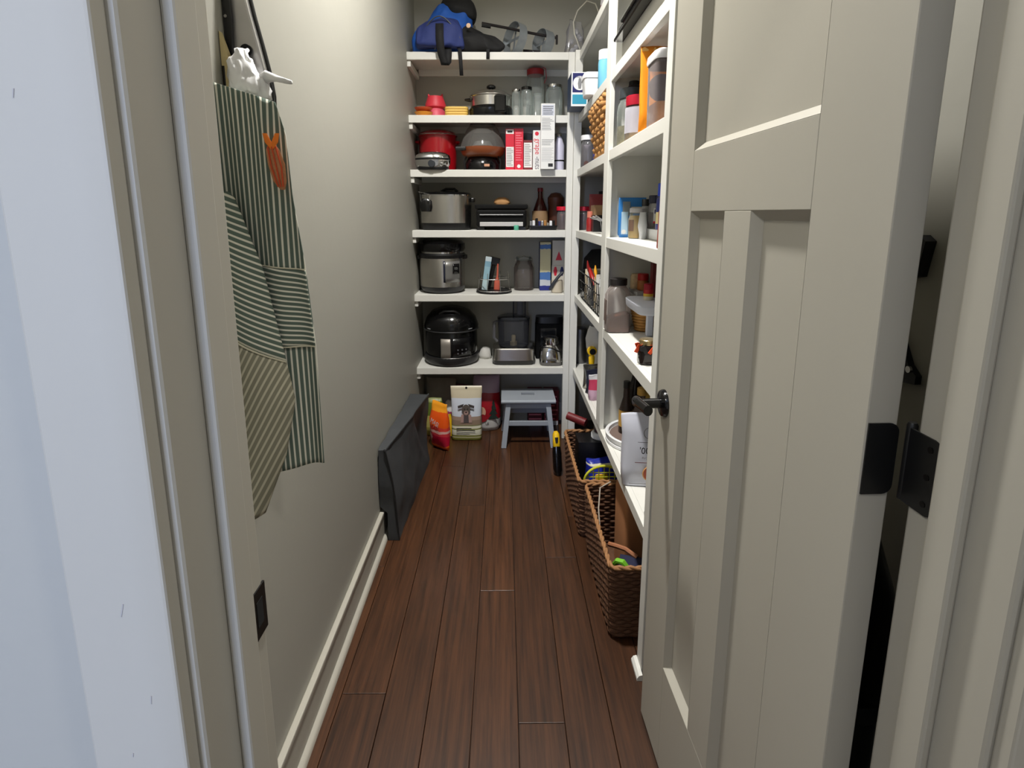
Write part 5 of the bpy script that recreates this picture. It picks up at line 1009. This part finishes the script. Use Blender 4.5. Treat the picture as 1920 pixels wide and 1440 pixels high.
c_ = carton('black_box', 'low black box filling the floor of the nearer seagrass basket', (0.58, 1.58, 0.0085), 0.10, 0.10, 0.12, black)
# contents of the farther basket
o = S('blue_chip_bag', 'royal blue bag with a yellow patch in the farther seagrass basket', 'bag', loft([(0, 0.10, 0.05, 3), (0.10, 0.11, 0.06, 2.6), (0.19, 0.105, 0.045, 2.6), (0.225, 0.10, 0.01, 4)], 28), BAND('bluebag', [(0, (30, 40, 150)), (0.5, (36, 48, 160)), (0.86, (226, 220, 190)), (0.9, (30, 44, 150))], 0.35), (0.487, 2.36, 0.0085), 12, smooth=2); crumple(o, 0.007, 24, 101)
O('yellow_patch', loft([(0.10, 0.03, 0.004, 3, -0.05, -0.055), (0.125, 0.034, 0.005, 3, -0.05, -0.052), (0.17, 0.03, 0.004, 3, -0.05, -0.047)], 18), M('patch_yellow', (226, 180, 50), 0.4), o)
rk = T('mesh_scoop', 'yellow green mesh scoop with open grid in the farther seagrass basket', 'scoop', (0.43, 2.150, 0.205))
ym = M('mesh_yellow', (196, 196, 50), 0.45)
O('rim', tube([(0.085*math.cos(math.pi*i/16), 0.0, 0.02+0.07*math.sin(math.pi*i/16)) for i in range(17)], 0.006, 8), ym, rk, smooth=True)
for i in range(7):
    x_ = -0.07+0.023*i; O('mesh_wire', tube([(x_, 0, -0.02), (x_, 0, 0.02+0.07*math.sqrt(max(0, 1-(x_/0.085)**2)))], 0.0025, 5), ym, rk)
for i in range(4): O('mesh_wire', tube([(-0.08+0.004*i, 0, 0.0+0.02*i), (0.08-0.004*i, 0, 0.0+0.02*i)], 0.0025, 5), ym, rk)
O('loop', tube([(0.115+0.022*math.cos(a), -0.0, 0.075+0.034*math.sin(a)) for a in [2*math.pi*i/16 for i in range(16)]], 0.006, 8, closed=True), ym, rk, smooth=True)
c_ = carton('maroon_pack', 'maroon pack lying under the yellow patched blue bag', (0.39, 2.195, 0.0085), 0.06, 0.05, 0.15, M('maroon_pack', (110, 30, 36), 0.5))
c_ = carton('black_case', 'black hard case at the stool end of the farther seagrass basket', (0.47, 2.452, 0.0085), 0.22, 0.122, 0.26, black, cat='case')
S('red_tube', 'dark red paper tube jutting over the farther seagrass basket', 'tube', tube([(-0.005, 0.02, 0), (0.082, -0.035, -0.018)], 0.021, 18), M('tube_red', (104, 22, 26), 0.5), (0.335, 2.64, 0.326), smooth=True)
ft = T('tall_canister', 'tall clear canister with a white base standing on the black case', 'canister', (0.478, 2.513, 0.269))
O('base', loft([(0, 0.044, 0.044, 2), (0.004, 0.048, 0.048, 2), (0.022, 0.048, 0.048, 2), (0.03, 0.042, 0.042, 2)], 28), white, ft, smooth=True)
O('body', lathe([(0.034, 0.03), (0.035, 0.04), (0.035, 0.138), (0.033, 0.14)], 28), M('grey_clear', (120, 122, 126), 0.12, alpha=0.45, spec=0.9), ft, smooth=True)
O('contents', lathe([(0.030, 0.032), (0.031, 0.10)], 20), M('pink_fill', (150, 74, 92), 0.6, var=0.4, vscale=50), ft)
# cordless stick leaning on the farther basket
hv = T('hand_vacuum', 'black handheld vacuum with a yellow cap leaning on the farther basket', 'vacuum', (0.284, 2.66, 0.0), rot=(math.radians(-6), math.radians(-3), 0))
O('body', loft([(0.0, 0.016, 0.030, 3, 0.002), (0.03, 0.024, 0.040, 3), (0.12, 0.024, 0.036, 3), (0.16, 0.018, 0.025, 3)], 22), blackg, hv, smooth=True)
O('cap', loft([(0.145, 0.0175, 0.022, 3), (0.155, 0.020, 0.026, 3), (0.215, 0.018, 0.024, 3), (0.228, 0.012, 0.016, 2.5)], 22), yellow, hv, smooth=True)
O('switch', loft([(0.176, 0.006, 0.002, 2, 0, -0.0262), (0.205, 0.009, 0.003, 2, 0, -0.0252)], 12), ink, hv)
O('spike', tube([(0.012, 0.0, 0.22), (0.012, 0.0, 0.265)], 0.004, 6), black, hv)

# ================================================================== LEFT WALL : APRON, BAG HOLDER
def interp(tab, t):
    for (a, va), (b_, vb) in zip(tab, tab[1:]):
        if t <= b_: f = (t-a)/(b_-a); return va+(vb-va)*f
    return tab[-1][1]
ap = T('apron', 'green and cream striped apron bunched on a wall hook with an embroidered pumpkin', 'apron', (0, 0, 0))
hook = S('wall_hook', 'black metal wall hook carrying the striped apron', 'hook', tube([(0, 0, 0.03), (0, 0, -0.03), (0.02, 0, -0.045), (0.035, 0, -0.03), (0.037, 0, -0.015)], 0.004, 8), iron, (XL+0.0045, 1.075, 1.60), smooth=True)
sage = STRIPE('apron_stripe', (96, 110, 100), (224, 222, 206), 0.0092, 0.64)
sageh = STRIPE('apron_stripe_h', (96, 110, 100), (224, 222, 206), 0.0092, 0.62, True)
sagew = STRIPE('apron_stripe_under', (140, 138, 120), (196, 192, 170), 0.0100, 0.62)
RX = [(0, -0.414), (0.08, -0.399), (0.24, -0.395), (0.42, -0.381), (0.65, -0.371), (1.0, -0.369)]
def apm(s, t):
    xr = interp(RX, t); xl = XL+0.002+0.004*t
    x = xl+(xr-xl)*s
    ztop = 1.593-0.034*s; zbot = 0.837+0.022*s
    zz = ztop+(zbot-ztop)*t
    y = 1.028+0.008*math.sin(s*7+t*2.0)*(0.4+t)+0.0035*math.sin(s*15+t*1.3)*(1-0.5*t)
    return (x, y, zz)
O('skirt', grid(apm, 40, 60, uv=lambda s, t: (s*(interp(RX, t)-XL)+0.02, 0.78*t)), sage, ap, smooth=2, solid=0.0018)
def pk(s, t):
    S_ = 0.22+0.775*s; T_ = 0.43+0.215*t
    p = apm(S_, T_-0.022*(0.5-s)*0.4); return (p[0]+0.001, p[1]-0.0055, p[2])
O('pocket', grid(pk, 24, 16, uv=lambda s, t: (0.13*s, 0.148*t-0.012*s)), sageh, ap, smooth=2, solid=0.0018)
for T0 in (0.43, 0.645):
    O('pocket_hem', tube([(lambda p: (p[0]+0.001, p[1]-0.0068, p[2]))(apm(0.22+0.775*i/16, T0-0.022*(0.5-i/16)*0.4)) for i in range(17)], 0.0016, 5), M('apron_cream', (196, 192, 170), 0.9), ap)
FR = [(0, -0.496), (0.02, -0.486), (0.22, -0.447), (0.48, -0.420), (0.62, -0.407), (0.80, -0.434), (1.0, -0.487)]
def fold(s, t):
    xr = interp(FR, t); xl = XL+0.003+0.004*t
    x = xl+(xr-xl)*s; zz = 1.399-0.637*t
    y = 0.980-0.012*math.sin(math.pi*s)+0.02*s*s+0.01*t*s
    return (x, y, zz)
def fold_uv(s, t):
    x, y, zz = fold(s, t); a = math.radians(-58)
    return (x*math.cos(a)-zz*math.sin(a), x*math.sin(a)+zz*math.cos(a))
def fold_uv2(s, t):
    x, y, zz = fold(s, t); a = math.radians(28)
    return (x*math.cos(a)-zz*math.sin(a)+0.3*(s-0.5)*0, x*math.sin(a)+zz*math.cos(a))
def crease(s): return 0.40+0.10*s
O('folded_front', grid(lambda s, t: fold(s, t*crease(s)), 22, 26, uv=lambda s, t: fold_uv(s, t*crease(s))), sage, ap, smooth=2, solid=0.0018)
O('folded_back', grid(lambda s, t: fold(s, crease(s)+(1-crease(s))*t), 22, 30, uv=lambda s, t: fold_uv2(s, crease(s)+(1-crease(s))*t)), sagew, ap, smooth=2, solid=0.0018)
O('fold_seam', tube([(lambda p: (p[0], p[1]-0.002, p[2]))(fold(i/14, crease(i/14))) for i in range(15)], 0.0018, 5), M('apron_cream', (0, 0, 0)), ap)
# embroidered pumpkin near the right edge
pumpkin = M('pumpkin_tan', (190, 130, 88), 0.8, var=0.3, vscale=160, bump=0.4, bscale=300)
O('pumpkin_patch', loft([(1.405, 0.004, 0.001, 2, -0.414, 1.0365), (1.42, 0.012, 0.002, 2, -0.418, 1.0365), (1.45, 0.0155, 0.003, 2, -0.422, 1.0365), (1.475, 0.012, 0.002, 2, -0.427, 1.0365), (1.485, 0.006, 0.001, 2, -0.428, 1.0365)], 18), pumpkin, ap, smooth=True, loc=(0.012, -0.028, -0.002))
for dx in (-0.009, 0.0, 0.009): O('stitch_line', tube([(-0.416+dx*0.5, 1.033, 1.410), (-0.421+dx, 1.0325, 1.445), (-0.427+dx*0.8, 1.033, 1.480)], 0.0014, 5), M('stitch_red', (206, 80, 40), 0.8), ap, loc=(0.012, -0.028, -0.002))
for dx in (-1, 1): O('bow_petal', loft([(1.476, 0.003, 0.001, 2, -0.427, 1.034), (1.488, 0.006, 0.002, 2, -0.427+dx*0.006, 1.034), (1.503, 0.004, 0.0015, 2, -0.427+dx*0.011, 1.034)], 12), M('bow_orange', (242, 128, 34), 0.7), ap, smooth=True, loc=(0.012, -0.028, -0.002))

bh = T('bag_dispenser', 'wall mounted curved steel bag dispenser with black trim above the apron', 'dispenser', (0, 0, 0))
prof = [(XL+0.002, 1.87), (-0.505, 1.85), (-0.497, 1.82), (-0.487, 1.78), (-0.478, 1.73), (-0.467, 1.68), (-0.457, 1.63), (-0.452, 1.585), (-0.453, 1.565), (XL+0.002, 1.565)]
O('steel_shell', poly_prism(prof, 'y', 1.105, 1.135), M('satin_steel', (176, 174, 172), 0.35, metal=0.85, var=0.2, vscale=7, stretch=(1, 1, 3)), bh, bevel=0.004)
O('black_trim', tube([(p[0]+0.002, 1.122, p[1]) for p in prof[:9]], 0.0038, 8), black, bh, smooth=True)
O('end_cap', poly_prism([(XL+0.002, 1.84), (-0.512, 1.82), (-0.509, 1.72), (-0.513, 1.64), (XL+0.002, 1.60)], 'y', 1.094, 1.104), black, bh)
O('screw', cyl('y', (-0.518, 1.722), 0.003, 1.092, 1.0945, 10), chrome, bh)
O('slot', move(lathe([(0.0, -0.001), (0.011, -0.001), (0.011, 0.001), (0.0, 0.001)], 16), (-0.489, 1.1005, 1.665), (math.pi/2, 0, 0)), M('hole_dark', (0, 0, 0)), bh)
o = S('plastic_bag', 'white plastic bag pulled out of the dispenser slot', 'bag', dense(loft([(1.570, 0.030, 0.016, 2.2, -0.472, 1.080), (1.585, 0.036, 0.022, 2.2, -0.475, 1.075), (1.61, 0.032, 0.020, 2.2, -0.482, 1.078), (1.64, 0.018, 0.012, 2.2, -0.488, 1.08), (1.662, 0.008, 0.012, 2, -0.490, 1.086)], 24), 2), M('bag_white', (226, 226, 226), 0.45), (0, -0.006, 0), smooth=2); crumple(o, 0.005, 40, 110); crumple(o, 0.003, 120, 112)
o = S('plastic_bag', 'twisted white plastic bag end sticking out past the apron', 'bag', tube([(-0.460, 1.075, 1.600), (-0.440, 1.07, 1.612), (-0.420, 1.065, 1.604), (-0.400, 1.06, 1.598), (-0.388, 1.06, 1.597)], 0.008, 8, taper=[0.012, 0.010, 0.006, 0.006, 0.003]), M('bag_white', (0, 0, 0)), (0, 0, 0), smooth=2); crumple(o, 0.003, 60, 111)
S('cutting_board', 'pale wooden board edge hanging on the wall behind the apron top', 'board', poly_prism([(XL+0.002, 1.52), (-0.490, 1.52), (-0.492, 1.595), (-0.505, 1.63), (XL+0.002, 1.69)], 'y', 1.072, 1.086), M('board_tan', (196, 178, 130), 0.6, var=0.06, vscale=20))
# rack on the right wall seen through the hinge gap
kr = T('wall_bracket', 'black metal bracket with a round tip on the wall behind the door', 'bracket', (XR, 0.0, 0.0))
O('plate', poly_prism([(0.905, 1.10), (0.885, 1.085), (0.885, 1.07), (0.93, 1.062), (0.99, 1.075), (0.99, 1.20), (0.945, 1.165)], 'x', -0.012, -0.001), black, kr)
O('screw', cyl('x', (0.900, 1.093), 0.006, -0.016, -0.0118, 12), chrome, kr)
kr2 = T('wall_bracket', 'black metal peg with a pale screw on the wall behind the door', 'bracket', (XR, 0.0, 0.0))
O('peg', poly_prism([(0.895, 1.315), (0.91, 1.325), (0.95, 1.318), (0.955, 1.26), (0.925, 1.25), (0.905, 1.255)], 'x', -0.02, -0.001), black, kr2)
O('screw', cyl('x', (0.918, 1.27), 0.005, -0.024, -0.0198, 12), chrome, kr2)

# dark upright vacuum parked behind the door
uv_ = T('upright_vacuum', 'black upright vacuum parked in the gap behind the open door', 'vacuum', (0.60, 0.86, 0))
O('head', loft([(0, 0.09, 0.14, 5), (0.05, 0.09, 0.14, 5), (0.07, 0.07, 0.11, 4)], 28), black, uv_, smooth=True)
O('body', loft([(0.07, 0.06, 0.09, 3), (0.40, 0.075, 0.11, 3), (0.72, 0.065, 0.10, 3), (0.86, 0.03, 0.05, 2.5)], 26), blackg, uv_, smooth=True)
O('handle', tube([(0, 0.02, 0.84), (0.0, 0.05, 1.0), (0.0, 0.10, 1.04)], 0.014, 10), black, uv_, smooth=True)
O('canister', loft([(0.30, 0.045, 0.045, 2, -0.02, -0.085), (0.55, 0.05, 0.05, 2, -0.02, -0.085)], 20), M('vac_grey', (52, 52, 50), 0.3), uv_, smooth=True)
# hair-thin clearance so that nothing sinks into the board it stands on
for o_ in list(COL.objects):
    if o_.parent is None and 'category' in o_ and o_['category'] not in ('shelving', 'lamp', 'fridge_blocker', 'apron', 'dispenser', 'hook', 'bracket'):
        o_.location.z += 0.0007
